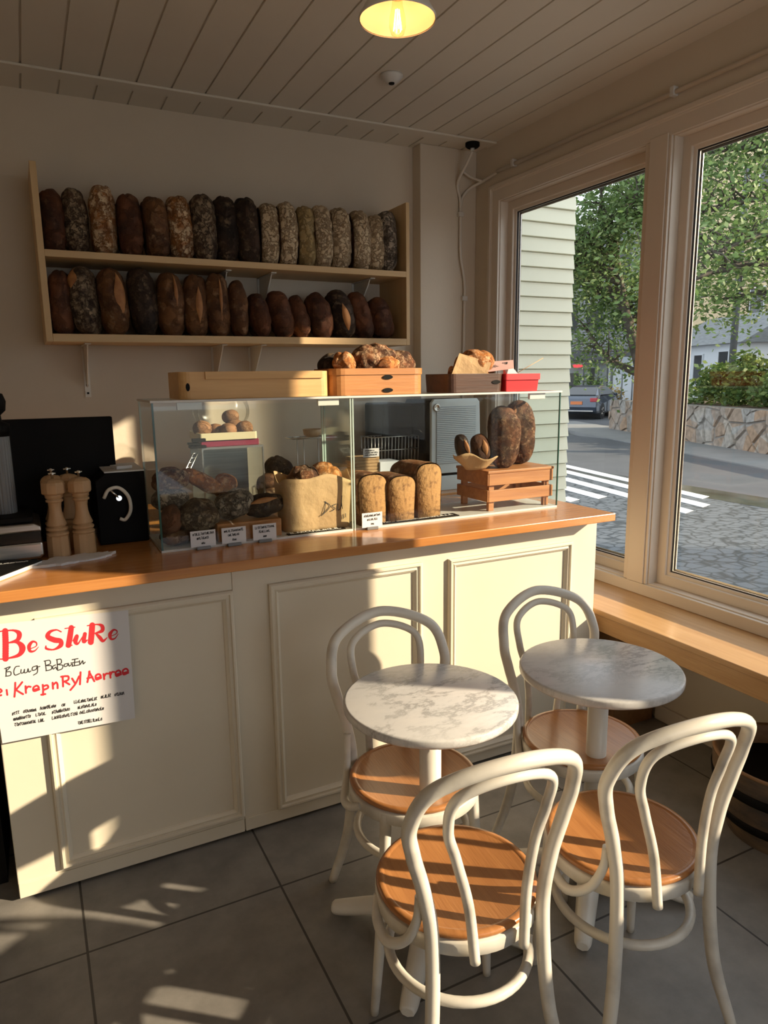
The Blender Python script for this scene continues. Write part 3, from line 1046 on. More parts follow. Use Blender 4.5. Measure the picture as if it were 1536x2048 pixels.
shrub(street(-.6, 1.9, .72), .9, 1.0, 1.15, 80, LEAF_DARK, 'rounded green shrub on the stone wall at the left of the right window', seed=1)
shrub(street(1.0, 1.9, .72), .8, .9, 1.5, 80, LEAF_DARK, 'taller dark green shrub second from the left above the stone wall', seed=2)
shrub(street(2.6, 1.9, .72), .8, .9, 1.0, 70, LEAF_DARK, 'low green shrub between the tall shrub and the golden one', seed=3)
shrub(street(4.3, 2.0, .72), 1.0, .9, 1.15, 80, LEAF_GOLD, 'golden yellow shrub above the stone wall at the right', seed=4)
shrub(street(-3.6, 1.7, .72), .6, .7, 1.2, 50, LEAF_DARK, 'green shrub at the end of the stone wall beside the car', seed=5)
shrub((26.6, 28.9, ZG), 1.3, .8, 1.9, 60, LEAF_DARK, 'green hedge plant in front of the far shop window', seed=6)
shrub((25.6, 26.0, ZG), .5, .5, 1.35, 30, LEAF_GOLD, 'small russet planting behind the parked car', seed=7)


# ------------------------------------------------------------------ parked car
def car(loc, rz):
    c_ = empty('car', loc, 'dark blue-grey saloon car parked on the far side street', 'car', rz=rz)
    # x forward, y left; rear bumper at x=0
    prof = [(0.0, .34), (-.04, .55), (0.0, .92), (.10, 1.02), (.55, 1.06), (1.15, 1.40), (1.75, 1.48), (2.4, 1.46), (3.05, 1.22), (3.45, 1.02), (4.25, .90), (4.55, .70), (4.58, .38), (4.4, .24), (.25, .24)]
    mb_ = MB()
    n = len(prof)
    rows_ = []
    for yy, k in ((-.89, .93), (-.84, 1.0), (.84, 1.0), (.89, .93)):
        row = []
        for (x_, z_) in prof:
            inset = 0.0
            if z_ > 1.0:
                inset = (z_-1.0)*.62
            y_ = yy-math.copysign(inset, yy)
            zz = .62+(z_-.62)*k if z_ < 1.0 else z_-(.03 if abs(yy) > .85 else 0)
            row.append((x_, y_, zz))
        rows_.append(row)
    vs_ = [p for r in rows_ for p in r]
    fs = []
    for k in range(3):
        for i in range(n):
            j = (i+1) % n
            fs.append((k*n+i, k*n+j, (k+1)*n+j, (k+1)*n+i))
    fs.append(tuple(range(n)))
    fs.append(tuple(3*n+i for i in range(n-1, -1, -1)))
    mb_.add(vs_, fs, False)
    body = ob('body', mb_, CAR_BODY, c_, bev=.03)
    # glazing
    for sgn in (-1, 1):
        q = [(.75, 1.07), (1.22, 1.36), (1.75, 1.42), (2.35, 1.40), (2.95, 1.16), (3.05, 1.07)]
        vs2 = [(a, sgn*(.895-(z_-1.0)*.62-.02+.015), z_) for a, z_ in q]
        vs2 += [(a, sgn*(.895-(z_-1.0)*.62-.06), z_) for a, z_ in q]
        k = len(q)
        ob('side_window', MB().add(vs2, [tuple(range(k)), tuple(range(2*k-1, k-1, -1))]+[(i, (i+1) % k, (i+1) % k+k, i+k) for i in range(k)]), DARK_GLASS, c_)
    ob('rear_window', MB().add([(.52, -.68, 1.075), (.52, .68, 1.075), (1.10, .58, 1.40), (1.10, -.58, 1.40), (.60, -.68, 1.05), (.60, .68, 1.05), (1.18, .58, 1.37), (1.18, -.58, 1.37)], [(0, 1, 2, 3), (4, 5, 6, 7), (0, 1, 5, 4), (1, 2, 6, 5), (2, 3, 7, 6), (3, 0, 4, 7)]), DARK_GLASS, c_)
    for sgn in (-1, 1):
        ob('tail_lamp', MB().box(-.045, .16, sgn*.60, sgn*.905, .78, .95), TAIL_RED, c_, bev=.02)
    ob('licence_plate', MB().box(-.065, -.02, -.26, .26, .66, .80), PLATE, c_)
    ob('chrome_strip', MB().box(-.06, 0, -.75, .75, .36, .40), CHROME, c_)
    for x_ in (.95, 3.65):
        for sgn in (-1, 1):
            wh = MB()
            wh.lathe([(.20, -.10), (.30, -.10), (.32, -.06), (.32, .06), (.30, .10), (.20, .10)], 24)
            wo = ob('wheel', wh, TYRE, c_, loc=(x_, sgn*.80, .32), rot=(math.pi/2, 0, 0))
            rm = MB().lathe([(.0, .06), (.05, .075), (.07, .06), (.19, .07), (.205, .10)], 24, cap=False)
            for s5 in range(5):
                a = s5*2*math.pi/5
                rm.tube([(.04*math.cos(a), .04*math.sin(a), .08), (.2*math.cos(a), .2*math.sin(a), .10)], .025, 6)
            ob('rim', rm, STEEL, wo, rot=(math.pi if sgn > 0 else 0, 0, 0))
        ob('wheel_arch', MB().lathe([(.38, -.897), (.38, .897)], 20), BLADE, c_, loc=(x_, 0, .32), rot=(math.pi/2, 0, 0))
    ob('door_mirror', MB().box(2.75, 2.9, -1.05, -.88, 1.0, 1.12), CAR_BODY, c_, bev=.03)
    return c_


car((21.9, 24.45, ZG), math.radians(90-59))

# ------------------------------------------------------------------ window bench
bench = empty('window_bench', (2.44, .4, 0), 'long wooden bench seat running under the street windows', 'bench')
by = 0.4
ob('seat_board', MB().box(2.262-2.44, XW-2.44-.001, YF-by, 2.98-by, .565, .59), BENCH_WOOD, bench, bev=.003)
ob('front_apron', MB().box(2.268-2.44, 2.29-2.44, YF-by, 2.98-by, .488, .5645), BENCH_WOOD, bench, bev=.002)
ob('support_box', MB().box(2.335-2.44, XW-2.44-.03, 2.275-by, 2.72-by, 0, .5645), BOX_WOOD, bench)
ob('support_box', MB().box(2.335-2.44, XW-2.44-.03, -1.2-by, -.9-by, 0, .5645), BOX_WOOD, bench)

# ------------------------------------------------------------------ counter
YC = 2.33


def moulding(x0, x1, z0, z1, y):
    """mitred picture-frame moulding standing off the face at y"""
    prof = [(0, 0), (0, .014), (.006, .019), (.012, .019), (.015, .011), (.021, .011), (.026, .015), (.031, .010), (.036, .006), (.038, 0)]
    mb = MB()
    vs_ = []
    for o_, d in prof:
        vs_ += [(x0+o_, y-d, z0+o_), (x1-o_, y-d, z0+o_), (x1-o_, y-d, z1-o_), (x0+o_, y-d, z1-o_)]
    fs = []
    for k in range(len(prof)-1):
        for i in range(4):
            j = (i+1) % 4
            fs.append((k*4+i, k*4+j, (k+1)*4+j, (k+1)*4+i))
    return mb.add(vs_, fs)


def cabinet(x0, x1, panels, label):
    cx = (x0+x1)/2
    c_ = empty('counter_cabinet', (cx, YC, 0), label, 'counter', 'panelled counter cabinets')
    ob('body', MB().box(x0-cx, x1-cx, 0, .58, .012, 1.028), PAINT_COUNTER, c_, bev=.003)
    for (a, b, c0, c1) in panels:
        ob('panel_moulding', moulding(a-cx, b-cx, c0, c1, 0), PAINT_COUNTER, c_)
    ob('plinth_board', MB().box(x0-cx+.002, x1-cx-.002, -.004, 0, .012, .062), PAINT_COUNTER, c_, bev=.001)
    return c_


cabinet(-.165, .5794, [(-.035, .5785, .078, .938)], 'narrow cream counter cabinet with one panel, behind the red lettered poster')
cabinet(.580, 2.232, [(.706, 1.327, .064, .940), (1.45, 2.085, .056, .935)], 'wide cream counter cabinet with two panels, behind the chairs')
o = ob('counter_worktop', MB().box(-.9, 2.236, 2.225, 3.0, 1.028, 1.062), WORKTOP, bev=.003)
tag(o, 'continuous orange-brown wooden worktop along the counter', 'worktop')
o = ob('dark_gap_block', MB().box(-.9, -.20, 2.45, 2.95, 0, 1.02), BLACK)  # black block put in for the shade of the gap below the worktop
tag(o, 'black block standing in for the shaded gap left of the cream counter', 'shade block')
bc = empty('back_counter', (.9, 3.7, 0), 'low back counter along the rear wall behind the glass cases', 'counter')
ob('body', MB().box(-2.0, 1.68, -.28, .185, .0, .965), PAINT_COUNTER, bc)
ob('top', MB().box(-2.0, 1.70, -.32, .19, .965, 1.0), WORKTOP, bc, bev=.003)

# ------------------------------------------------------------------ poster taped to the counter
PH = ((0.0002772527891430959, -2.9560758307097926e-05, -0.11723302583959494), (-0.00010306565420742156, -0.0003406892152818547, 1.0415369493265136), (-6.0143939279680046e-05, -2.159839686241964e-05, 1.0))
PO = Vector((.04, 2.309, .745))


def poster_place(dy):
    def f(u, v):
        d = PH[2][0]*u+PH[2][1]*v+1
        return ((PH[0][0]*u+PH[0][1]*v+PH[0][2])/d-PO.x, dy, (PH[1][0]*u+PH[1][1]*v+PH[1][2])/d-PO.z)
    return f


po = empty('poster', tuple(PO), 'white paper poster with red and black hand lettering on the counter front', 'poster')
pc = [(-.166, .944), (.235, .9265), (.2287, .5538), (-.1586, .5637)]
NU, NV = 13, 13


def paper_pt(u, v):
    a = [pc[0][k]*(1-u)+pc[1][k]*u for k in (0, 1)]
    b = [pc[3][k]*(1-u)+pc[2][k]*u for k in (0, 1)]
    return (a[0]*(1-v)+b[0]*v-PO.x, 0.0, a[1]*(1-v)+b[1]*v-PO.z)


mb = MB().grid(paper_pt, NU, NV)
k = len(mb.v)
mb.grid(lambda u, v: (paper_pt(u, v)[0], .0006, paper_pt(u, v)[2]), NU, NV)
ob('sheet', mb, PAPER, po)
red = [
    # B
    [(52, 378, 58), (56, 500, 60), (55, 638, 60)], [(4, 380, 12), (70, 372, 14), (140, 372, 22), (186, 402, 46), (168, 462, 36), (80, 490, 10)],
    [(80, 490, 10), (165, 482, 30), (216, 535, 60), (182, 605, 36), (60, 640, 12), (2, 644, 12)],
    # e
    [(275, 552, 9), (345, 522, 9), (348, 488, 14), (312, 478, 22), (280, 520, 36), (290, 568, 26), (332, 566, 14), (370, 528, 5)],
    # S
    [(585, 384, 12), (540, 366, 14), (478, 385, 30), (458, 430, 46), (520, 462, 52), (578, 472, 46), (580, 515, 40), (515, 553, 16), (446, 545, 22), (440, 518, 10)],
    # l
    [(622, 353, 10), (715, 340, 10)], [(682, 345, 50), (668, 440, 54), (655, 512, 52)], [(640, 522, 20), (690, 512, 10)],
    # u
    [(700, 470, 14), (735, 425, 34), (722, 480, 38), (745, 498, 18), (785, 440, 10), (810, 410, 26)], [(812, 405, 36), (802, 475, 38), (838, 462, 7)],
    # R
    [(882, 322, 54), (876, 400, 56), (868, 482, 56)], [(835, 326, 10), (930, 314, 14), (975, 330, 34), (975, 375, 34), (905, 400, 10)], [(915, 398, 16), (955, 440, 34), (985, 472, 26), (1024, 440, 6)],
    # e
    [(1048, 432, 8), (1112, 402, 8), (1114, 374, 13), (1082, 368, 20), (1050, 410, 34), (1060, 452, 24), (1098, 448, 12), (1130, 404, 5)],
]
brush = [
    [(-14, 935), (8, 932), (18, 950), (-6, 968)], [(-4, 992), (14, 988)], [(66, 938), (72, 985)],
    [(148, 870), (146, 940), (140, 1003)], [(214, 864), (182, 905), (152, 940)], [(156, 938), (190, 960), (222, 978)],
    [(246, 902), (250, 966)], [(250, 932), (268, 908), (294, 908)],
    [(322, 938), (372, 922), (354, 898), (322, 916), (326, 948), (376, 934)],
    [(410, 890), (414, 940), (412, 985)], [(412, 904), (452, 894), (460, 918), (416, 940)], [(396, 984), (434, 978)],
    [(504, 870), (508, 926)], [(508, 892), (536, 868), (550, 884), (552, 922)],
    [(600, 815), (604, 905)], [(586, 812), (650, 808), (652, 842), (606, 862)], [(618, 858), (664, 886)],
    [(690, 830), (716, 872)], [(756, 810), (722, 880), (674, 940)], [(770, 770), (765, 885)],
    [(836, 864), (848, 810), (856, 762)], [(852, 766), (876, 810), (902, 856)], [(836, 828), (884, 816)],
    [(918, 828), (962, 812), (946, 788), (916, 804), (922, 840), (966, 824)],
    [(990, 788), (996, 836)], [(996, 810), (1012, 786), (1034, 784)], [(1050, 772), (1056, 822)], [(1056, 796), (1070, 770), (1090, 768)],
    [(1106, 794), (1152, 778), (1136, 754), (1106, 770), (1112, 806), (1156, 790)],
    [(1174, 780), (1222, 764), (1206, 738), (1174, 754), (1180, 792), (1224, 776)]]
black = [
    [(46, 735), (100, 718), (62, 762), (104, 766), (102, 798), (56, 808)], [(62, 730), (60, 800)], [(186, 712), (152, 718), (134, 760), (146, 796), (190, 782)],
    [(204, 744), (202, 776), (226, 772), (236, 742), (236, 774), (262, 766), (270, 736), (278, 768), (298, 756)],
    [(352, 708), (314, 722), (312, 750), (346, 742), (358, 708), (358, 770), (322, 796)], [(368, 718), (382, 714)],
    [(432, 662), (444, 756)], [(424, 664), (474, 656), (482, 688), (440, 706), (490, 708), (490, 742), (440, 756)], [(532, 700), (506, 714), (510, 740), (534, 722), (542, 742)],
    [(546, 648), (552, 752)], [(540, 650), (582, 646), (586, 682), (552, 696), (600, 704), (592, 738), (554, 752)],
    [(642, 688), (616, 694), (620, 716), (646, 706), (652, 684), (664, 712), (690, 690), (694, 712)],
    [(690, 650), (746, 640)], [(716, 646), (712, 706)], [(678, 682), (752, 670)], [(690, 712), (758, 700)], [(760, 660), (766, 696), (790, 660), (796, 690), (814, 674)]]
ob('heading_lettering', ribbons(red, poster_place(-.0006)), RED_INK, po)
ob('brush_lettering', ribbons(brush, poster_place(-.0006), default=18), RED_INK, po)
ob('black_lettering', ribbons(black, poster_place(-.0006), default=9), BLACK_INK, po)
rs = random.Random(3)
small = []
for a in ((120, 1180, 195, 1160), (225, 1158, 355, 1138), (385, 1128, 545, 1100), (590, 1096, 622, 1090), (710, 1068, 925, 1034), (965, 1020, 1060, 1004), (1095, 998, 1195, 980),
          (130, 1232, 300, 1198), (345, 1190, 440, 1174), (500, 1166, 680, 1130), (745, 1120, 930, 1086), (140, 1285, 350, 1248), (370, 1246, 430, 1236), (500, 1220, 740, 1176), (760, 1170, 1005, 1124), (745, 1268, 985, 1226)):
    small += scribble(*a, 30, rs)
ob('small_lettering', ribbons(small, poster_place(-.0006), default=6, cap=False, n=3), BLACK_INK, po)

# ------------------------------------------------------------------ bread shelf
sh = empty('bread_shelf', (1.07, YB, 1.83), 'two-tier pale plywood bread shelf on the back wall', 'shelf')
YSF = 3.65


def shl(x0, x1, y0, y1, z0, z1):
    return MB().box(x0-1.07, x1-1.07, y0-YB, y1-YB, z0-1.83, z1-1.83)


ob('side_panel', shl(.118, .146, YSF, YB, 1.83, 2.60), PLY_V, sh, bev=.002)
ob('side_panel', shl(1.99, 2.012, YSF, YB, 1.83, 2.60), PLY_V, sh, bev=.002)
ob('upper_board', shl(.146, 1.99, YSF, YB, 2.203, 2.234), PLY, sh, bev=.002)
ob('lower_board', shl(.146, 1.99, YSF, YB, 1.83, 1.866), PLY, sh, bev=.002)


def bracket(x, z, parent):
    mb = MB()
    mb.box(x-1.07-.014, x-1.07+.014, YB-.006-YB, 0, z-.26-1.83, z-1.83)
    mb.box(x-1.07-.014, x-1.07+.014, -.26, 0, z-.005-1.83, z-1.83)
    y0, z0 = -.006, z-1.83
    mb.prism([(y0, z0-.006), (-.22, z0-.006), (-.20, z0-.03), (-.03, z0-.19), (y0, z0-.21)], x-1.07-.003, x-1.07+.003, 'x')
    b = ob('bracket', mb, WHITE_METAL, parent, label='white metal shelf bracket')
    sc = MB()
    for dz in (.20, .24):
        sc.box(x-1.07-.005, x-1.07+.005, -.009, -.006, z-dz-.005-1.83, z-dz+.005-1.83)
    ob('screw', sc, BLACK, b)


for x in (.30, .96, 1.17):
    bracket(x, 1.829, sh)
for x in (1.00, 1.24, 1.82):
    bracket(x, 2.202, sh)


# ------------------------------------------------------------------ bread
def loaf_mesh(L, W, D, seed, flat_x=0.0, e=2.6, rough=.006, nu=28, nv=22, taper=0.0, crag=0.0, cells=13):
    """rounded oval loaf, long axis z, centred; flat_x flattens the -x side (the baked base)"""
    off = Vector((seed*3.7, seed*1.3, seed*2.1))

    def fn(u, v):
        a = 2*math.pi*u
        ph = -math.pi/2+math.pi*v
        cx = math.copysign(abs(math.cos(ph))**(2/e), math.cos(ph))
        z = math.copysign(abs(math.sin(ph))**(2/e), math.sin(ph))
        x = math.copysign(abs(math.cos(a))**(2/2.3), math.cos(a))*cx
        y = math.copysign(abs(math.sin(a))**(2/2.3), math.sin(a))*cx
        k = 1-taper*z
        p = Vector((x*W/2*k, y*D/2*k, z*L/2))
        if flat_x and p.x < -W*.5*(1-flat_x):
            p.x = -W*.5*(1-flat_x)+(p.x+W*.5*(1-flat_x))*.12
        d = noise.noise(p*9+off)*rough*1.5+noise.noise(p*26+off)*rough*.6
        if crag:
            dd = noise.voronoi((p+Vector((noise.noise(p*20), noise.noise(p*20+off), 0))*.02)*cells+off)[0]
            t = min(1.0, max(0.0, (dd[1]-dd[0])/.35))
            d += crag*(t*t*(3-2*t)-.6)
        return p+p.normalized()*d
    if crag:
        nu, nv = 64, 48
    return MB().grid(fn, nu, nv, wrap_u=True)


def score(L, W, D, e, seed, ang, zc, zl, wid, out=.004):
    """lens-shaped opened cut lying on the loaf surface, around angle ang"""
    def fn(u, v):
        zz = zc+(v-.5)*zl
        s_ = math.sin(math.pi*v)
        a = ang+(u-.5)*wid*s_
        zr = max(-.98, min(.98, zz/(L/2)))
        cx = (1-abs(zr)**e)**(1/e)
        x = math.copysign(abs(math.cos(a))**(2/2.3), math.cos(a))*cx*W/2
        y = math.copysign(abs(math.sin(a))**(2/2.3), math.sin(a))*cx*D/2
        p = Vector((x, y, zz))
        q = Vector((x, y, 0))
        return p+(q.normalized() if q.length > 1e-6 else Vector((0, -1, 0)))*(out+.006*math.sin(math.pi*u))*max(.15, s_)
    return MB().grid(fn, 7, 12)


UP = [(0.194, 0.286, 0.11, -2.9), (0.294, 0.296, 0.117, -2.9), (0.419, 0.324, 0.121, -1.1), (0.537, 0.298, 0.127, -2.8), (0.655, 0.295, 0.129, -2.8), (0.776, 0.311, 0.13, -2.8), (0.89, 0.329, 0.136, -3.9), (1.004, 0.333, 0.13, -2.7), (1.119, 0.332, 0.133, -3.2), (1.234, 0.319, 0.132, -1.6), (1.331, 0.33, 0.129, -1.7), (1.438, 0.318, 0.129, -2.3), (1.53, 0.328, 0.135, -3.0), (1.636, 0.335, 0.141, -2.1), (1.755, 0.322, 0.136, -2.7), (1.853, 0.315, 0.129, -2.5), (1.925, 0.337, 0.125, -3.0)]
UPD = [(B_RED, 'red-brown'), (B_GREY, 'grey floury'), (B_GOLD, 'golden flour-cracked'), (B_RED, 'plain russet'), (B_BROWN, 'plain brown'), (B_GOLD, 'golden floury'), (B_GREY, 'dusty dark'), (B_DARK, 'blackish'), (B_DARK, 'very dark'),
       (B_PALE, 'pale floury'), (B_PALE, 'pale floury'), (B_OLIVE, 'smooth olive-tan'), (B_PALE, 'pale floury'), (B_PALE, 'pale cracked'), (B_PALE, 'pale floury'), (B_PALE, 'slim pale'), (B_SLATE, 'slate grey')]
ORD = ['first', 'second', 'third', 'fourth', 'fifth', 'sixth', 'seventh', 'eighth', 'ninth', 'tenth', 'eleventh', 'twelfth', 'thirteenth', 'fourteenth', 'fifteenth', 'sixteenth', 'last']
for i, ((x, h, wd, lean), (m, nm)) in enumerate(zip(UP, UPD)):
    pale = i >= 9
    W = wd*(.95 if pale else 1.0)
    yc = 3.78+(.012 if i % 2 else 0)
    a = math.radians(lean+1.5)
    o = ob('bread_loaf', loaf_mesh(h, W, .205, i+1, flat_x=.30 if pale else .12, e=3.2, crag=.006, cells=17), m, loc=(x, yc, 2.2345+h/2-.004), rot=(0, a, math.radians(-8 if pale else rnd.uniform(-25, 5))))
    tag(o, '%s loaf standing upright, %s from the left on the upper shelf' % (nm, ORD[i]), 'bread', 'loaves on the upper shelf')
    if pale:
        def base_fn(u, v, h=h, W=W):
            a_ = 2*math.pi*u
            return (-W*.5*.70-.004+.001*math.cos(a_), .093*math.cos(a_)*v, (h/2-.018)*math.sin(a_)*v)
        ob('baked_base', MB().grid(base_fn, 24, 4, wrap_u=True), B_RED, o, label='dark flat baked base')
LO = [(0.205, 0.295, 0.108, -0.7), (0.308, 0.317, 0.125, -3.5), (0.429, 0.321, 0.138, -2.9), (0.569, 0.325, 0.134, -4.2), (0.704, 0.317, 0.136, -1.2), (0.831, 0.309, 0.128, -0.7), (0.945, 0.318, 0.124, -0.9), (1.049, 0.293, 0.108, -2.9), (1.153, 0.234, 0.111, -6.4), (1.281, 0.25, 0.140, -9.8), (1.388, 0.235, 0.112, -10.4), (1.504, 0.255, 0.140, -12.7), (1.632, 0.27, 0.140, -11.7), (1.755, 0.272, 0.135, -12.5), (1.872, 0.24, 0.14, -12.7)]
LOD = [(B_RED, 'small red-brown'), (B_GREY, 'grey floury split-topped'), (B_BROWN, 'big brown orange-cut'), (B_DARK, 'tall dark'), (B_BROWN, 'brown twin-ridged'), (B_BROWN, 'tan brown'), (B_BROWN, 'lighter brown creased'), (B_BROWN, 'slim tawny'), (B_RED, 'short brown'), (B_RED, 'fat dark russet'), (B_RED, 'small half-hidden russet'), (B_RED, 'broad red-brown'), (B_DARK, 'dark glossy split'), (B_RED, 'dark russet'), (B_RED, 'leaning short russet')]
for i, ((x, h, wd, lean), (m, nm)) in enumerate(zip(LO, LOD)):
    W = wd*(1.03 if i < 8 else 1.0)
    D = .20
    a = math.radians(lean*1.35+1.0)
    e = 2.5 if i >= 7 else 2.8
    o = ob('bread_loaf', loaf_mesh(h, W, D, i+31, flat_x=.10, e=e, taper=.05 if i > 7 else 0, crag=.005, cells=12), m, loc=(x, 3.775+(.018 if i in (10,) else 0), 1.8665+h/2-.003), rot=(0, a, math.radians(rnd.uniform(-25, 5))))
    tag(o, '%s loaf, %s from the left on the lower shelf' % (nm, ORD[i]) if i < 14 else 'short russet loaf leaning at the right end of the lower shelf', 'bread', 'loaves on the lower shelf')
    if i in (1, 2, 4, 5, 6, 12):
        zc, zl, wid, an = {1: (.10, .09, .9, -1.9), 2: (.03, .21, .75, -1.2), 4: (.05, .20, .25, -1.3), 5: (.0, .18, .5, -1.2), 6: (.04, .20, .25, -1.2), 12: (-.02, .16, .5, -1.7)}[i]
        ob('scored_cut', score(h, W, D, e, i, an, zc, zl, wid), EAR, o, label='opened orange-brown cut in the crust')

# ------------------------------------------------------------------ glass display cases
ZB, ZT = 1.062, 1.583
YG0, YG1 = 2.468, 2.765


def case(x0, x1, label):
    cx = (x0+x1)/2
    c_ = empty('display_case', (cx, (YG0+YG1)/2, ZB), label, 'display case', 'glass display cases')
    oy = (YG0+YG1)/2

    def b(xa, xb, ya, yb, za, zb):
        return MB().box(xa-cx, xb-cx, ya-oy, yb-oy, za-ZB, zb-ZB)
    t = .006
    ob('base_plate', b(x0, x1, YG0, YG1, ZB, ZB+.008), PLASTIC_WHITE, c_, label='pale base plate')
    ob('front_pane', b(x0+t, x1-t, YG0, YG0+.004, ZB+.008, ZT-.008), GLASS_CASE, c_)
    ob('side_pane', b(x0, x0+.004, YG0+t, YG1, ZB+.008, ZT-.008), GLASS_CASE, c_)
    ob('side_pane', b(x1-.004, x1, YG0+t, YG1, ZB+.008, ZT-.008), GLASS_CASE, c_)
    ob('back_pane', b(x0+t, x1-t, YG1-.004, YG1, ZB+.03, ZT-.03), GLASS_CASE, c_)
    for xa in (x0, x1-.0045):
        ob('corner_edge', b(xa, xa+(.0065 if x0 < 1 and xa == x0 else .0045), YG0-.001, YG0+.005, ZB+.008, ZT-.008), GLASS_EDGE if (x0 < 1) == (xa == x0) else GLASS_LIGHT, c_, label='green polished glass edge')
        ob('rear_edge', b(xa, xa+.006, YG1-.006, YG1+.001, ZB+.008, ZT-.008), GLASS_LIGHT, c_)
    m = b(x0-.004, x1+.004, YG0-.006, YG0+.004, ZT-.008, ZT)
    k = b(x0-.004, x1+.004, YG1-.004, YG1+.006, ZT-.008, ZT)
    m.add(k.v, k.f)
    for xa in (x0-.004, x1-.004):
        k = b(xa, xa+.008, YG0, YG1, ZT-.008, ZT)
        m.add(k.v, k.f)
    ob('top_rail', m, PLASTIC_WHITE, c_, bev=.001, label='thin white top rail')
    ob('top_pane', b(x0+.004, x1-.004, YG0+.004, YG1-.004, ZT-.006, ZT-.001), GLASS_CASE, c_)
    for xa in ((x0+.085, x1-.13) if x1 < 1.5 else (x1-.165,)):
        ob('clip', b(xa, xa+.085, YG0+.007, YG0+.02, ZT-.034, ZT-.008), PLASTIC_WHITE, c_, bev=.002, label='white clip inside the top edge')
    return c_


case(.376, 1.103, 'left glass display case on the worktop with kraft bag and dark loaves')
case(1.109, 2.118, 'right glass display case on the worktop with slatted crate')


def loaf_at(name, mat, label, cat, group, x, y, z, L, W, D, seed, rot=(0, 0, 0), **kw):
    """z is the resting height of the loaf; axis order of loaf_mesh is kept, rot turns it"""
    o = ob(name, loaf_mesh(L, W, D, seed, **kw), mat, loc=(x, y, z), rot=rot)
    return tag(o, label, cat, group)


G1 = 'loaves heaped in the left glass case'
ZI = ZB+.008
H2 = math.pi/2
def heap(mat, label, x, y, z, L, W, D, sd, rot, crag=.004, cells=12, e=2.2):
    return loaf_at('bread_loaf', mat, label, 'bread', G1, x, y, ZI+z, L, W, D, sd, rot, e=e, crag=crag, cells=cells)


heap(B_GREY, 'big round dark loaf at the front of the left glass case', .528, 2.55, .098, .155, .125, .13, 61, (0, H2, .2))
heap(B_RED, 'small red-brown loaf at the front left corner of the left case', .425, 2.525, .090, .115, .075, .085, 62, (.2, .1, 0))
heap(B_BROWN, 'flat brown loaf lying at the bottom left of the left case', .450, 2.545, .030, .135, .058, .12, 63, (0, H2, .1))
heap(B_BROWN, 'flat brown loaf under the big round dark loaf', .560, 2.66, .045, .13, .085, .15, 64, (0, H2, .1))
heap(B_SLATE, 'floury grey loaf above the small red-brown loaf by the left pane', .440, 2.60, .158, .125, .075, .12, 65, (0, H2, .3))
heap(B_SOUR, 'floury loaf topmost by the left glass pane', .447, 2.62, .225, .135, .085, .12, 66, (0, H2-.15, -.2), crag=.007)
heap(B_SUN_ORANGE, 'long loaf coloured sunlit orange, tilted on top of the heap', .560, 2.615, .212, .165, .062, .07, 67, (0, H2+.55, .1), crag=.004, e=2.4)
heap(B_SUN_ORANGE, 'round roll coloured sunlit orange on top right of the heap', .655, 2.66, .180, .095, .092, .09, 68, (0, .3, 0), crag=.003)
heap(B_SLATE, 'floury grey oval loaf on the wooden block in the left case', .660, 2.568, .122, .150, .110, .115, 69, (0, H2-.2, .1))
o = heap(B_DARK, 'long dark loaf with orange cut on the wooden block', .775, 2.565, .112, .17, .085, .09, 70, (0, H2-.12, 0), e=2.3)
ob('scored_cut', score(.17, .085, .09, 2.3, 3, -2.1, -.01, .12, .5), EAR, o, label='opened orange-brown cut in the crust')
o = ob('wooden_block', MB().box(-.121, .121, -.07, .07, 0, .066), BASKET_WOOD, loc=(.70, 2.565, ZI), bev=.004)
tag(o, 'low wooden block under the dark loaves in the left case', 'block')

# kraft bag of loaves
bag = empty('paper_bag', (.985, 2.58, ZI), 'open kraft paper bag with black handwriting in the left case', 'bag')


def bag_fn(u, v):
    a = 2*math.pi*u
    n_ = 5.0
    hx, hy = .135+.012*v, .075+.004*v
    r = (abs(math.cos(a))**n_+abs(math.sin(a))**n_)**(-1/n_)
    z = v*.205
    top = .012*math.sin(3*a+.5)+.010*math.cos(5*a) if v > .9 else 0
    p = Vector((math.cos(a)*r*hx, math.sin(a)*r*hy, z+top))
    d = noise.noise(Vector((p.x*12, p.y*12, p.z*9)))*.006
    return p+Vector((math.cos(a), math.sin(a)*.6, 0))*d


mb = MB().grid(bag_fn, 72, 14, wrap_u=True)
mb.add([bag_fn(i/72, 0) for i in range(72)], [tuple(range(72))])
bo = ob('paper', mb, KRAFT, bag)
so = bo.modifiers.new('thick', 'SOLIDIFY')
so.thickness = .0015
BAGC = [(0.9535, 1.2492), (1.1385, 1.2346), (1.1353, 1.0869), (0.9486, 1.1061)]


def bag_place(u, v):
    a, b = (u-1200)/300, (v-850)/250
    t = [BAGC[0][k]*(1-a)+BAGC[1][k]*a for k in (0, 1)]
    q = [BAGC[3][k]*(1-a)+BAGC[2][k]*a for k in (0, 1)]
    X, Z = t[0]*(1-b)+q[0]*b-.985-.012, t[1]*(1-b)+q[1]*b-ZI
    hx, hy = .135+.012*Z/.205, .075+.004*Z/.205
    Y = -hy*(max(0, 1-abs(X/hx)**5))**.2
    return (X, Y-.0012-.6*abs(noise.noise(Vector((X*12, Y*12, Z*9)))*.006), Z)


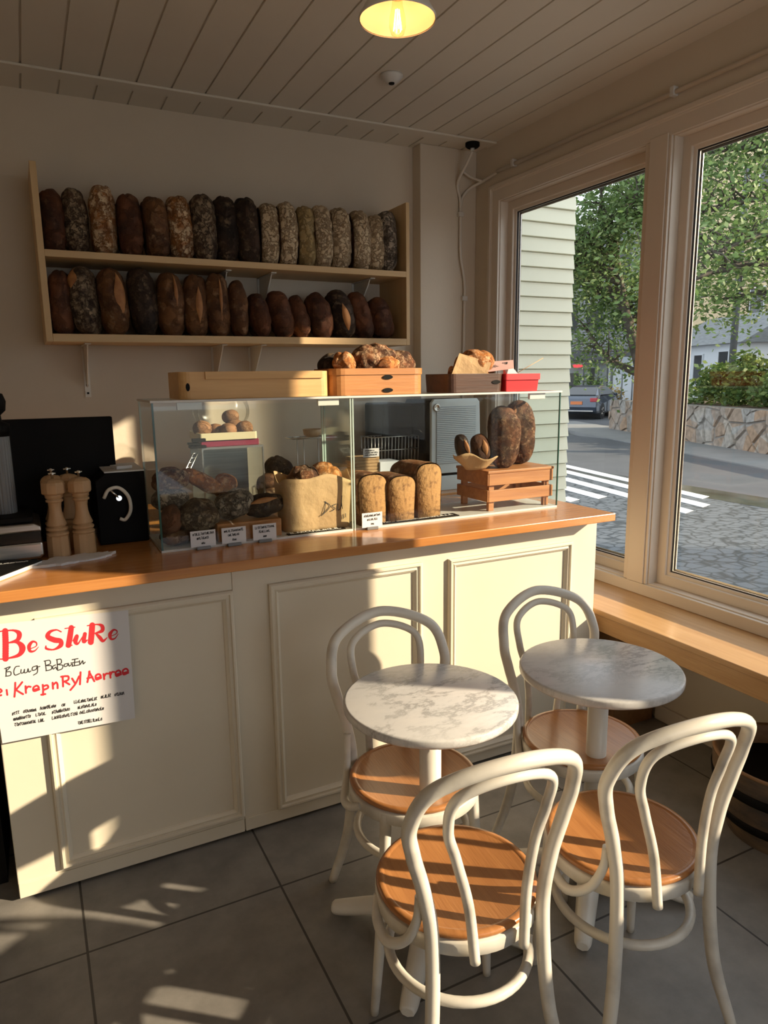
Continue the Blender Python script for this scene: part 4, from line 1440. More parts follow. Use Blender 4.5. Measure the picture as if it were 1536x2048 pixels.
bagtext = [[(1304, 958), (1297, 1000), (1290, 1034)], [(1296, 958), (1332, 984), (1312, 1018), (1272, 1054)], [(1374, 974), (1346, 988), (1366, 1004), (1342, 1022)],
           [(1386, 974), (1386, 1014), (1404, 1004), (1412, 966)], [(1414, 918), (1412, 970), (1418, 1006)], [(1420, 1046), (1424, 1074)], [(1440, 1040), (1442, 1064)]]
ob('lettering', ribbons(bagtext, bag_place, default=5), BLACK_INK, bag)
G2 = 'loaves in the kraft bag'
loaf_at('bread_loaf', B_SOUR, 'dark floury loaf at the left of the open kraft bag', 'bread', G2, .95, 2.59, ZI+.183, 0.130, 0.125, 0.120, 71, (0, H2, .3), e=2.2, crag=0.008, cells=14)
loaf_at('bread_loaf', B_SUN_ORANGE, 'lighter floury loaf at the right of the open kraft bag', 'bread', G2, 1.04, 2.60, ZI+.190, 0.130, 0.125, 0.110, 72, (0, H2, -.3), e=2.2, crag=0.008, cells=14)


def plaque(x0, x1, y0, y1, label, seed):
    p_ = empty('name_strip', ((x0+x1)/2, (y0+y1)/2, ZI), label, 'sign', 'lettered strips in the cases')
    ob('plate', MB().box(-(x1-x0)/2, (x1-x0)/2, -(y1-y0)/2, (y1-y0)/2, 0, .004), BLACK, p_)
    r_ = random.Random(seed)
    st = scribble(-(x1-x0)/2+.012, .010, (x1-x0)/2-.01, .010, .028, r_)
    ob('lettering', ribbons([[(a*1000, b*1000) for a, b in s_] for s_ in st], lambda u, v: (u/1000, -v/1000, .0046), default=4.5, n=3, cap=False), WHITE_INK, p_)


plaque(.84, 1.075, 2.478, 2.502, 'dark lettered strip lying in front of the kraft bag', 1)
plaque(1.24, 1.60, 2.478, 2.53, 'dark lettered strip lying in front of the cut tin loaves', 2)


# price tags in grey clips on the front edge
def price_tag(x, label, seed, tilt=0.0, w_=.088, h=.058):
    t = empty('price_tag', (x, 2.452, ZB), label, 'price tag', 'handwritten price tags')
    sc = Matrix.Rotation(tilt, 4, 'Y')

    def q(u, v, y):
        p = sc @ Vector((u, y, v))
        return (p.x, p.y, p.z)
    mb = MB().add([q(a, b, y) for y in (0, .0008) for a, b in ((-w_/2, .010), (w_/2, .010), (w_/2, .010+h), (-w_/2, .010+h))], [(0, 1, 2, 3), (4, 5, 6, 7), (0, 1, 5, 4), (1, 2, 6, 5), (2, 3, 7, 6), (3, 0, 4, 7)])
    ob('card', mb, PAPER, t)
    r_ = random.Random(seed)
    st = scribble(-w_*400, -52, w_*420, -54, 9, r_)+scribble(-w_*250, -37, w_*250, -38, 9, r_)+scribble(-6, -20, 8, -20, 7, r_)
    ob('lettering', ribbons(st, lambda u, v: q(u/1000, -v/1000, -.0004), default=1.7, n=3, cap=False), BLACK_INK, t)
    ob('clip', MB().box(-w_*.28, w_*.28, -.006, .008, 0, .012), GREY_CLIP, t, bev=.002)


price_tag(.517, 'white price tag at the left in front of the dark heaped loaves', 11)
price_tag(.627, 'white price tag between the two other tags on the left case', 12)
price_tag(.741, 'white price tag beside the kraft bag on the left case', 13)
price_tag(1.178, 'white price tag in front of the cut tin loaves', 14)

# cut tin loaves
G3 = 'cut tin loaves in the right case'


def tin_loaf(x, y, w_, h, d, rz, seed, label):
    t = empty('tin_loaf', (x, y, ZI), label, 'bread', G3, rz=math.radians(rz))
    n_ = 26
    prof = []
    for i in range(n_):
        a = math.pi*i/(n_-1)
        prof.append((math.copysign(abs(math.cos(a))**.72, math.cos(a))*w_/2*1.05, h*.76+abs(math.sin(a))**.85*h*.24))
    prof = [(w_/2*.93, 0.0), (w_/2*.97, h*.35)]+prof+[(-w_/2*.97, h*.35), (-w_/2*.93, 0.0)]
    m = len(prof)
    ny = 9
    mb = MB()
    vs_, fs = [], []
    for j in range(ny):
        y_ = d*j/(ny-1)
        s_ = 1-.10*max(0, (j-ny+3)/2)**2*.5
        for i, (a, b) in enumerate(prof):
            p = Vector((a*s_, y_, b*(s_ if b > h*.4 else 1)))
            k_ = noise.noise(p*18+Vector((seed, 0, 0)))*.004
            vs_.append((p.x+k_, p.y, max(0, p.z+k_)))
    for j in range(ny-1):
        for i in range(m):
            i2 = (i+1) % m
            fs.append((j*m+i, j*m+i2, (j+1)*m+i2, (j+1)*m+i))
    fs.append(tuple((ny-1)*m+i for i in range(m)))
    mb.add(vs_, fs, True)
    ob('crust', mb, B_TIN, t)
    pts = [(a*.955, -.002+.001*noise.noise(Vector((a*30, 0, b*30))), b*.965+.002) for a, b in prof]
    c0 = (0, -.004, h*.45)
    ob('cut_face', MB().add(pts+[c0]+[(a, .002, b) for a, _, b in pts], [(i, (i+1) % m, m) for i in range(m)]+[(i, (i+1) % m, m+1+(i+1) % m, m+1+i) for i in range(m)], True), CRUMB, t, label='pale open crumb of the cut end')


tin_loaf(1.207, 2.505, .125, .205, .17, 2, 1, 'cut tin loaf nearest the kraft bag in the right case')
tin_loaf(1.337, 2.50, .125, .190, .20, 4, 2, 'lower middle cut tin loaf in the right case')
tin_loaf(1.470, 2.51, .125, .232, .20, 6, 3, 'tallest cut tin loaf nearest the slatted crate')

# slatted crate on legs with loaves
cr = empty('slatted_crate', (1.929, 2.612, ZI), 'upturned slatted wooden crate in the right glass case', 'crate')
cw, cd, ch = .345, .245, .178
z0, z1 = ch-.062, ch-.004
for sx_ in (-1, 1):
    for sy_ in (-1, 1):
        a = sx_*(cw/2-.022)
        b = sy_*(cd/2-.02)
        ob('leg', MB().box(a-.014, a+.014, b-.009, b+.009, 0, ch-.012), CRATE_WOOD, cr, bev=.002)
for (za, zb) in ((ch-.064, ch-.012), (ch-.136, ch-.085)):
    ob('slat', MB().box(-cw/2, cw/2, -cd/2-.002, -cd/2+.010, za, zb), CRATE_WOOD, cr, bev=.0015)
    ob('slat', MB().box(-cw/2, cw/2, cd/2-.010, cd/2+.002, za, zb), CRATE_WOOD, cr, bev=.0015)
    ob('slat', MB().box(-cw/2-.006, -cw/2+.006, -cd/2, cd/2, za, zb), CRATE_WOOD, cr, bev=.0015)
    ob('slat', MB().box(cw/2-.006, cw/2+.006, -cd/2, cd/2, za, zb), CRATE_WOOD, cr, bev=.0015)
ob('top_board', MB().box(-cw/2-.008, cw/2+.006, -cd/2-.006, cd/2+.006, ch-.012, ch), CRATE_WOOD, cr, bev=.002)
ZK = ZI+ch
G4 = 'tall dark loaves on the crate'
loaf_at('bread_loaf', B_SEEDED, 'tall dark loaf on the crate, left of the two', 'bread', G4, 1.880, 2.560, ZK+.136, 0.275, 0.150, 0.140, 81, (0, -.03, -.4), e=2.3, flat_x=.1, crag=0.0018, cells=26)
o = loaf_at('bread_loaf', B_SEEDED, 'tall dark floury loaf on the crate beside the right glass pane', 'bread', G4, 2.026, 2.640, ZK+.146, 0.295, 0.152, 0.140, 82, (0, -.02, -.5), e=2.3, flat_x=.1, crag=0.0018, cells=26)
ob('scored_cut', score(.295, .152, .14, 2.3, 3, -2.0, .10, .05, .35), EAR, o, label='opened orange-brown cut in the crust')
bw = empty('paper_cone', (1.735, 2.56, ZK), 'folded kraft paper holder with two rolls on the crate corner', 'paper')


def bowl_fn(u, v):
    a = 2*math.pi*u
    r = .045+.065*v+.006*math.sin(4*a)*v
    return (math.cos(a)*r*1.05, math.sin(a)*r*.62, .003+.062*v+.012*v*math.sin(2*a+.5)+.008*v*math.sin(5*a))


mb = MB().grid(bowl_fn, 40, 7, wrap_u=True)
mb.add([bowl_fn(i/40, 0) for i in range(40)], [tuple(range(40))])
q = ob('paper', mb, KRAFT, bw)
q.modifiers.new('thick', 'SOLIDIFY').thickness = .0015
G5 = 'rolls in the kraft paper holder'
for (x, z, L, W, ry, lab, sd) in ((1.675, ZK+.098, .125, .062, -.35, 'dark split roll leaning left in the kraft paper holder', 83), (1.765, ZK+.09, .125, .085, -.2, 'wide dark split roll leaning right in the kraft paper holder', 84)):
    o = loaf_at('bread_roll', B_BURNT if sd == 83 else B_RED, lab, 'bread roll', G5, x, 2.57, z, L, W, .065, sd, (0, ry, -.2), e=2.4)
    ob('scored_cut', score(L, W, .065, 2.4, 1, -1.35, .005, .075, .55), EAR, o, label='opened orange-brown cut in the crust')

# ------------------------------------------------------------------ on top of the cases
ZS = ZT


def wall_box(name, x0, x1, y0, y1, z0, h, t, mat, label, cat, rc=.03, slots=(), group=None, lip=None, flare=0.0):
    """open oblong box with rounded corners"""
    cx, cy = (x0+x1)/2, (y0+y1)/2
    b = empty(name, (cx, cy, z0), label, cat, group)
    hx, hy = (x1-x0)/2, (y1-y0)/2

    def ring(ins, z, fl=0.0):
        out = []
        for qx, qy, a0 in ((1, 1, 0), (-1, 1, 1), (-1, -1, 2), (1, -1, 3)):
            for k_ in range(6):
                a = (a0+k_/5)*math.pi/2
                r = max(.002, rc-ins)
                out.append((qx*(hx-rc)+math.cos(a)*r+qx*fl, qy*(hy-rc)+math.sin(a)*r+qy*fl, z))
        return out
    loops = [ring(0, 0), ring(0, h, flare), ring(t, h, flare), ring(t, t)]
    n_ = 24
    vs_ = [p for l in loops for p in l]
    fs = [tuple(range(n_-1, -1, -1)), tuple(3*n_+i for i in range(n_))]
    for k_ in range(3):
        for i in range(n_):
            j = (i+1) % n_
            fs.append((k_*n_+i, k_*n_+j, (k_+1)*n_+j, (k_+1)*n_+i))
    ob('body', MB().add(vs_, fs), mat, b, bev=.0015)
    if lip:
        l2 = [ring(-.004, h-lip, flare), ring(-.004, h, flare), ring(0, h, flare), ring(0, h-lip, flare)]
        vs_ = [p for l in l2 for p in l]
        fs = []
        for k_ in range(4):
            for i in range(n_):
                j = (i+1) % n_
                fs.append((k_*n_+i, k_*n_+j, ((k_+1) % 4)*n_+j, ((k_+1) % 4)*n_+i))
        ob('rim', MB().add(vs_, fs), mat, b)
    for (sx_, sz_) in slots:
        mbx = MB().add([(sx_+.022*math.cos(a*math.pi/8), -hy-.0045, sz_+.0085*math.sin(a*math.pi/8)) for a in range(16)], [tuple(range(16))])
        mbx.add([(sx_+.022*math.cos(a*math.pi/8), -hy-.001, sz_+.0085*math.sin(a*math.pi/8)) for a in range(16)], [tuple(range(16))])
        n0 = len(mbx.v)
        mbx.add(mbx.v[:16]+mbx.v[16:32], [(i, (i+1) % 16, 16+(i+1) % 16, 16+i) for i in range(16)])
        ob('handle_slot', mbx, BLACK, b, label='dark oval hand slot')
    return b


tr = wall_box('wooden_tray', .480, 1.034, 2.50, 2.74, ZS, .094, .012, TRAY_WOOD, 'long pale wooden tray on the left glass case', 'tray', rc=.035)
ob('top_batten', MB().box(-.19, .245, -.127, -.119, .068, .0945), TRAY_WOOD, tr, bev=.001)
mb = MB().add([(-.25+.007*math.cos(a*math.pi/6), -.1205, .042+.014*math.sin(a*math.pi/6)) for a in range(12)]+[(-.25+.007*math.cos(a*math.pi/6), -.118, .042+.014*math.sin(a*math.pi/6)) for a in range(12)], [tuple(range(12))]+[(i, (i+1) % 12, 12+(i+1) % 12, 12+i) for i in range(12)])
ob('knot', mb, BLACK, tr, label='small dark knot hole')
wall_box('wooden_basket', 1.045, 1.448, 2.50, 2.72, ZS, .102, .012, BASKET_WOOD, 'orange wooden basket with two hand slots heaped with loaves', 'basket', rc=.05, slots=((.03, .068), (.03, .018)), lip=.024)
G6 = 'loaves heaped in the wooden basket'
loaf_at('bread_loaf', B_SOUR, 'big crusty loaf in the middle of the wooden basket', 'bread', G6, 1.272, 2.605, ZS+.135, 0.212, 0.133, 0.159, 91, (0, H2, .1), e=2.2, rough=.011, crag=0.008, cells=13)
loaf_at('bread_loaf', B_SOUR, 'crusty loaf at the right end of the wooden basket', 'bread', G6, 1.385, 2.625, ZS+.115, 0.159, 0.117, 0.148, 92, (0, H2+.25, .2), e=2.2, rough=.009, crag=0.008, cells=13)
loaf_at('bread_loaf', B_DARK, 'dark crusty loaf at the left end of the wooden basket', 'bread', G6, 1.135, 2.64, ZS+.11, 0.159, 0.106, 0.148, 93, (0, H2, -.2), e=2.2, rough=.011, crag=0.008, cells=13)
loaf_at('bread_loaf', B_SUN_ORANGE, 'small orange crusty loaf in front of the big basket loaf', 'bread', G6, 1.29, 2.555, ZS+.112, 0.127, 0.074, 0.085, 94, (0, H2, .1), e=2.2, rough=.010, crag=0.008, cells=13)
loaf_at('bread_loaf', B_SUN_ORANGE, 'small lit crusty roll at the left front of the wooden basket', 'bread', G6, 1.125, 2.575, ZS+.118, 0.085, 0.074, 0.074, 95, (0, H2-.4, .1), e=2.2, rough=.010, crag=0.008, cells=13)
wall_box('dark_wooden_basket', 1.572, 1.848, 2.52, 2.73, ZS, .078, .010, DARK_WOOD, 'dark wooden basket with hand slot beside the red box', 'basket', rc=.035, slots=((.095, .042),), flare=.004)
loaf_at('bread_loaf', B_SUN_ORANGE, 'crackled orange loaf in the dark wooden basket', 'bread', None, 1.765, 2.63, ZS+.10, 0.180, 0.148, 0.159, 96, (0, H2, .1), e=2.2, rough=.012, crag=0.008, cells=13)
o = ob('paper_sheet', MB().add([(-.13, -.06, 0), (.03, -.085, -.005), (.06, -.075, .045), (-.09, -.055, .085), (-.13, -.059, 0), (.03, -.084, -.005), (.06, -.074, .045), (-.09, -.054, .085)], [(0, 1, 2, 3), (7, 6, 5, 4), (0, 1, 5, 4), (1, 2, 6, 5), (2, 3, 7, 6), (3, 0, 4, 7)]), KRAFT, loc=(1.74, 2.62, ZS+.078))
tag(o, 'kraft paper sheet tucked round the loaf in the dark basket', 'paper')
o = ob('bread_crust_piece', loaf_mesh(.055, .03, .03, 97, rough=.006), B_SUN_ORANGE, loc=(1.632, 2.60, ZS+.085), rot=(.2, .2, 0))
tag(o, 'small orange crust piece standing at the left of the dark basket', 'bread')
wall_box('red_box', 1.858, 2.030, 2.52, 2.71, ZS, .076, .006, RED_PAINT, 'bright red box at the right end of the glass cases', 'box', rc=.006, lip=.026, flare=.006)
cd_ = empty('price_card', (1.87, 2.60, ZS+.083), 'pinkish card with handwriting leaning over the red box', 'card')
ob('card', MB().add([(-.10, -.05, 0), (.045, -.06, .015), (.085, .0, .052), (-.045, .0, .045), (-.10, -.05, .001), (.045, -.06, .016), (.085, .0, .053), (-.045, .0, .046)], [(0, 1, 2, 3), (7, 6, 5, 4), (0, 1, 5, 4), (1, 2, 6, 5), (2, 3, 7, 6), (3, 0, 4, 7)]), PINK_CARD, cd_)
r_ = random.Random(9)
st = scribble(-40, 20, 45, 6, 14, r_)


def card_place(u, v):
    a, b = (u+60)/130, (v+14)/46
    p = Vector((-.045, 0, .047))*(1-a)*(1-b)+Vector((.085, 0, .054))*a*(1-b)+Vector((-.10, -.05, .002))*(1-a)*b+Vector((.045, -.06, .017))*a*b
    return (p.x, p.y-.0006, p.z+.0008)


ob('lettering', ribbons(st, card_place, default=2.2, n=3, cap=False), BLACK_INK, cd_)
o = ob('skewer', MB().tube([(0, 0, 0), (.165, .0, .075)], .0016, 6), MILL_WOOD, loc=(1.965, 2.61, ZS+.07))
tag(o, 'thin wooden skewer sticking out of the red box', 'skewer')
o = ob('paper_napkins', MB().add([(-.03, -.02, 0), (.03, -.03, .0), (.035, .02, .03), (-.02, .02, .045), (0, .0, .05), (-.03, -.02, -.06), (.03, -.03, -.06), (.035, .02, -.06), (-.02, .02, -.06)], [(0, 1, 4), (1, 2, 4), (2, 3, 4), (3, 0, 4), (0, 1, 6, 5), (1, 2, 7, 6), (2, 3, 8, 7), (3, 0, 5, 8)]), PAPER, loc=(1.955, 2.625, ZS+.070))
tag(o, 'crumpled white paper sticking up from the red box', 'paper')

# ------------------------------------------------------------------ behind the cases
ZR = 1.0
gb = empty('glass_box', (.90, 3.60, ZR), 'steel edged glass box standing behind the left display case', 'box')
for (a, b, c0, c1, e0, e1) in ((-.15, .15, -.15, -.146, .01, .315), (-.15, -.146, -.15, .13, .01, .315), (.146, .15, -.15, .13, .01, .315)):
    ob('pane', MB().box(a, b, c0, c1, e0, e1), GLASS_CASE, gb)
mb = MB().box(-.155, .155, -.155, .135, .315, .326).box(-.155, .155, -.155, .135, 0, .01)
for a in (-.155, .148):
    mb.box(a, a+.007, -.156, -.148, 0, .32)
ob('frame', mb, STEEL, gb)
ob('back_panel', MB().box(-.15, .15, .13, .136, .01, .315), STEEL, gb)
o = ob('wine_red_book', MB().box(-.145, .145, -.11, .11, 0, .031), WINE, loc=(.895, 3.58, ZR+.326), bev=.003)
tag(o, 'wine red flat box lying on the glass box', 'box')
wall_box('cream_tray', .742, 1.03, 3.46, 3.70, ZR+.357, .036, .006, YEL_TRAY, 'cream tray of rolls on the wine red box', 'tray', rc=.012)
G7 = 'rolls in a clear bag on the cream tray'
for i, (x, y, z, r, lab) in enumerate(((.800, 3.56, .055, .095, 'round brown roll at the left of the cream tray'), (.872, 3.58, .045, .075, 'small round roll second from the left on the cream tray'), (.922, 3.53, .045, .08, 'round roll in front on the cream tray'), (.965, 3.58, .055, .09, 'round roll in the right half of the cream tray'), (1.01, 3.54, .05, .085, 'round roll at the right end of the cream tray'), (.955, 3.60, .105, .085, 'topmost roll of the heap on the cream tray'))):
    loaf_at('bread_roll', B_ROLL, lab, 'bread roll', G7, x-.02, y, ZR+.357+z, r*.85, r, r, 101+i, (0, 0, .3*i), e=2.1, rough=.003)
bg = MB().grid(lambda u, v: ((.135*math.sin(math.pi*(.10+.55*v))+.012*math.sin(9*u*6.283))*math.cos(6.283*u), .09*math.sin(math.pi*(.12+.55*v))*math.sin(6.283*u), .17*v+.01*math.sin(5*6.283*u)*v), 40, 10, wrap_u=True)
o = ob('clear_bag', bg, BAG_PLASTIC, loc=(.885, 3.57, ZR+.372))
tag(o, 'clear plastic bag over the rolls on the cream tray', 'bag')
# wire tongs leaning at the glass box
tg = MB()
tg.tube([(-.13, 0, 0), (0, 0, .24)], .003, 6).tube([(-.10, .03, 0), (.03, .03, .24)], .003, 6)
for k in range(12):
    t = k/11
    tg.tube([(-.13+.13*t, 0, .24*t), (-.10+.13*t, .03, .24*t)], .002, 5)
o = ob('cooling_rack', tg, WIRE, loc=(.70, 3.43, ZR+.062), rot=(0, 0, 0))
tag(o, 'narrow wire cooling rack leaning against the glass box', 'rack')
o = ob('rack_clips', MB().box(-.045, .03, -.03, .03, 0, .012).box(-.05, .0, -.03, .03, .016, .026).box(-.03, .03, -.02, .02, .03, .045), BLACK, loc=(.735, 3.45, ZR+.326))
tag(o, 'black clips stacked at the left of the wine red box', 'clip')
G8 = 'loaves stacked behind the left case'
for i, (x, y, z, L, W, D, m, lab) in enumerate(((1.13, 3.55, .085, .17, .17, .15, B_BROWN, 'big brown loaf behind the left case beside the glass box'), (1.235, 3.53, .08, .17, .14, .15, B_RED, 'brown loaf behind the left case left of the paper stack'), (1.175, 3.57, .185, .13, .15, .13, B_DARK, 'russet loaf topmost behind the left case'), (1.10, 3.48, .05, .11, .10, .10, B_BROWN, 'small round loaf in front of the stacked loaves behind the case'))):
    loaf_at('bread_loaf', m, lab, 'bread', G8, x, y, ZR+z, L, W, D, 121+i, (0, .15*i, 0), e=2.2, crag=.005, cells=12)
wr = empty('wire_stand', (1.33, 3.50, ZR), 'wire stand with small wooden bowl behind the left case', 'stand')
mb = MB()
for a in (-.06, .06):
    for b in (-.05, .05):
        mb.tube([(a, b, 0), (a, b, .345)], .003, 6)
mb.tube([(-.12, -.06, .345), (.12, -.06, .345), (.12, .06, .345), (-.12, .06, .345)], .003, 6, closed=True)
for k in range(7):
    mb.tube([(-.12+.04*k, -.06, .345), (-.12+.04*k, .06, .345)], .002, 5)
ob('wire_frame', mb, WIRE, wr)
o = ob('wooden_bowl', MB().lathe([(.03, 0), (.045, .012), (.05, .04), (.045, .04), (.04, .015), (0, .012)], 24), MILL_WOOD, loc=(1.335, 3.49, ZR+.349))
tag(o, 'small wooden bowl on the wire stand', 'bowl')
for i in range(22):
    o = ob('paper_bag_flat', MB().box(-.075, .075, -.07, .07, 0, .0062), PAPER if i % 3 else KRAFT, loc=(1.455+rs.uniform(-.006, .006), 3.55+rs.uniform(-.006, .006), ZR+.0085*i), rot=(0, 0, rs.uniform(-.05, .05)))
    tag(o, 'flat paper bags in the tall stack behind the pane between the cases', 'paper bag', 'stack of flat paper bags')
for i in range(5):
    o = ob('brown_paper_bag', MB().box(-.075, .075, -.06, .06, 0, .0165), KRAFT, loc=(1.63+rs.uniform(-.005, .005), 3.50, ZR+.14+.0175*i), bev=.003)
    tag(o, 'brown paper bundles in the short stack behind the tin loaves', 'paper bag', 'stack of brown paper bundles')
o = ob('carton', MB().box(-.09, .09, -.08, .08, 0, .139), HOUSE_WHITE, loc=(1.63, 3.50, ZR))
tag(o, 'white carton under the brown paper bundles', 'carton')
lc = empty('name_card', (1.648, 3.43, ZR+.2285), 'small white handwritten card standing on the brown paper bundles', 'card')
ob('card', MB().box(-.048, .048, 0, .001, 0, .046), PAPER, lc)
ob('lettering', ribbons(scribble(-38, -32, 20, -32, 8, rs)+scribble(-38, -20, 38, -20, 8, rs)+scribble(-38, -8, 38, -8, 8, rs), lambda u, v: (u/1000, -.0005, -v/1000), default=1.6, n=3, cap=False), BLACK_INK, lc)
for i, (x, z, lab) in enumerate(((1.762, 0, 'lowest'), (1.758, .066, 'middle'), (1.765, .132, 'topmost'))):
    o = ob('white_box', MB().box(-.065, .065, -.07, .07, 0, .064), HOUSE_WHITE, loc=(x, 3.50, ZR+z), bev=.002)
    tag(o, '%s of three small white boxes stacked behind the right case' % lab, 'box', 'small white boxes')
wb = MB()
for k in range(15):
    wb.tube([(-.15+.0214*k, -.06, .0), (-.15+.0214*k, -.07, .15)], .0018, 5)
    wb.tube([(-.15+.0214*k, .06, .0), (-.15+.0214*k, .07, .15)], .0018, 5)
    wb.tube([(-.15+.0214*k, -.06, 0), (-.15+.0214*k, .06, 0)], .0018, 5)
for z in (0, .075, .15):
    wb.tube([(-.15, -.06-.01*z/.15, z), (.15, -.06-.01*z/.15, z), (.15, .06+.01*z/.15, z), (-.15, .06+.01*z/.15, z)], .0025, 6, closed=True)
o = ob('wire_basket', wb, WIRE, loc=(1.86, 3.62, ZR+.17))
tag(o, 'empty wire basket behind the cut tin loaves', 'basket')
o = ob('storage_tin', MB().box(-.14, .14, -.07, .07, 0, .168), BLACK, loc=(1.87, 3.63, ZR))
tag(o, 'dark tin box under the wire basket', 'box')
ap = empty('kitchen_appliance', (2.215, 3.62, ZR), 'tall pale grey appliance with ribbed front behind the right case', 'appliance')
mb = MB().prism([(-.165, .03), (.165, .03), (.165, .49), (.155, .52), (-.155, .52), (-.165, .49)], -.13, .17, 'y')
ob('housing', mb, BLACK, ap, bev=.004)
mb = MB().prism([(-.168, .10), (.172, .10), (.158, .505), (.14, .525), (-.15, .525), (-.168, .505)], -.152, -.13, 'y')
ob('front_panel', mb, APPLIANCE, ap, bev=.004)
mb = MB()
for k in range(30):
    z = .16+.0107*k
    mb.box(-.135, .13, -.1575, -.1535, z, z+.0062)
ob('grille_backing', MB().box(-.138, .132, -.1535, -.1515, .155, .482), SIGN_GREY, ap)
ob('ribbed_grille', mb, APPLIANCE, ap)
ob('round_badge', MB().lathe([(0, 0), (.022, 0), (.022, .007), (.016, .009), (.013, .005), (0, .005)], 24), STEEL, ap, loc=(-.135, -.152, .478), rot=(H2, 0, 0))
ob('drawer', MB().box(-.168, .12, -.155, -.13, .0, .085), APPLIANCE, ap, bev=.004)
o = ob('dark_machine', MB().box(-.1, .1, -.13, .13, 0, .50), BLACK, loc=(1.945, 3.80, ZR), bev=.012)
tag(o, 'dark machine housing left of the pale grey appliance', 'appliance')

# ------------------------------------------------------------------ left end of the worktop
ZW = 1.062
o = empty('monitor', (.085, 2.90, ZW), 'large black flat panel standing behind the pepper mills', 'monitor')
ob('panel', MB().box(-.29, .208, -.02, .02, .03, .455), BLACK, o, bev=.004)
ob('stand_foot', MB().box(-.10, .10, -.03, .045, 0, .03), BLACK, o, bev=.004)
bb = empty('black_box', (.285, 2.78, ZW), 'black cabinet box with white curved handle left of the glass cases', 'box')
ob('body', MB().prism([(-.085, 0), (.085, 0), (.085, .262), (-.045, .262), (-.085, .235)], -.08, .18, 'y'), BLACK, bb, bev=.003)
ob('lid', MB().box(-.052, .085, -.078, .18, .262, .267), PLASTIC_WHITE, bb, label='pale flat lid')
hc = curve([(-.062, -.098, .175), (-.045, -.108, .205), (-.010, -.110, .210), (.020, -.108, .175), (.024, -.106, .125), (.004, -.104, .092), (-.014, -.100, .096)], 6)
ob('handle', MB().tube(hc, .0065, 10), WHITE_METAL, bb, label='white curved handle')
ob('handle_boss', MB().tube([(-.012, -.08, .170), (-.012, -.108, .172)], .010, 12).tube([(-.040, -.108, .205), (-.012, -.104, .172)], .004, 8), CHROME, bb)
o = ob('folded_note', MB().box(-.03, .03, -.03, .03, 0, .012), PAPER, loc=(.30, 2.78, ZW+.2675), rot=(0, 0, .3), bev=.002)
tag(o, 'small folded pale note lying on the black box', 'paper')
MH = .268


def mill(x, y, label, rz):
    t = empty('pepper_mill', (x, y, ZW), label, 'pepper mill', 'wooden pepper mills', rz=rz)

    def pr(l):
        return [(r, z*MH) for r, z in l]
    ob('base', MB().lathe(pr([(.037, 0), (.0375, .01), (.0365, .265), (.034, .28)]), 8, smooth=False), MILL_WOOD, t, bev=.0015)
    ob('body', MB().lathe(pr([(.028, .27), (.034, .278), (.036, .292), (.036, .305), (.034, .318), (.0265, .324), (.0265, .336), (.033, .342), (.035, .356), (.035, .368), (.033, .380), (.0255, .386), (.0255, .398), (.031, .404), (.0325, .418), (.0305, .44), (.0245, .50), (.0205, .57), (.0195, .64), (.0215, .695), (.0225, .705), (.0275, .710), (.0275, .735), (.0225, .74), (.0225, .752), (.0275, .757), (.0275, .80), (.025, .82)]), 24), MILL_WOOD, t)
    ob('head', MB().lathe(pr([(.030, .80), (.0385, .82), (.0385, .925), (.035, .955), (.024, .985), (.008, 1.0)]), 8, smooth=False), MILL_WOOD, t, bev=.002)
    k = MB().lathe([(.004, MH-.004), (.004, MH+.014), (.006, MH+.016), (.006, MH+.021), (.002, MH+.023)], 12)
    k.tube([(-.012, 0, MH+.017), (.012, 0, MH+.017)], .003, 8).tube([(0, -.012, MH+.017), (0, .012, MH+.017)], .003, 8)
    ob('knob', k, CHROME, t, label='chrome cross knob')
    return t


mill(.060, 2.60, 'front left wooden pepper mill beside the chrome press', .2)
mill(.142, 2.60, 'front right wooden pepper mill nearest the black box', .25)
mill(.060, 2.71, 'wooden pepper mill hidden behind the front left mill', .3)
mill(.112, 2.715, 'wooden pepper mill half hidden behind the front right mill', .1)
cp = empty('chrome_press', (-.11, 2.68, ZW), 'chrome and black sandwich press at the left edge of the worktop', 'sandwich press')
ob('lower_shell', MB().prism([(-.20, .008), (.112, .008), (.122, .02), (.122, .065), (-.20, .065)], -.12, .12, 'y'), STEEL, cp, bev=.008)
ob('black_band', MB().box(-.20, .118, -.117, .117, .065, .10), BLACK_GLOSS, cp)
ob('upper_shell', MB().prism([(-.20, .10), (.122, .10), (.120, .118), (.10, .128), (-.20, .128)], -.12, .12, 'y'), STEEL, cp, bev=.006)
for a in (-.16, .09):
    for b in (-.09, .09):
        ob('foot', MB().lathe([(.010, 0), (.010, .009)], 12), BLADE, cp, loc=(a, b, 0))
ob('top_plate', MB().box(-.19, .10, -.10, .10, .128, .150), BLACK, cp, bev=.006)
gj = empty('ribbed_jar', (-.092, 2.70, ZW+.150), 'ribbed glass jar with black knob lid standing on the chrome press', 'jar')
ob('body', MB().grid(lambda u, v: ((.036+.0015*math.cos(24*6.2832*u))*math.cos(6.2832*u), (.036+.0015*math.cos(24*6.2832*u))*math.sin(6.2832*u), .26*v), 96, 4, wrap_u=True), GREY_CLIP, gj)
ob('lid', MB().lathe([(.040, .26), (.042, .30), (.02, .31), (.018, .33), (.034, .345), (.038, .375), (.030, .40), (0, .41)], 24), BLACK, gj)
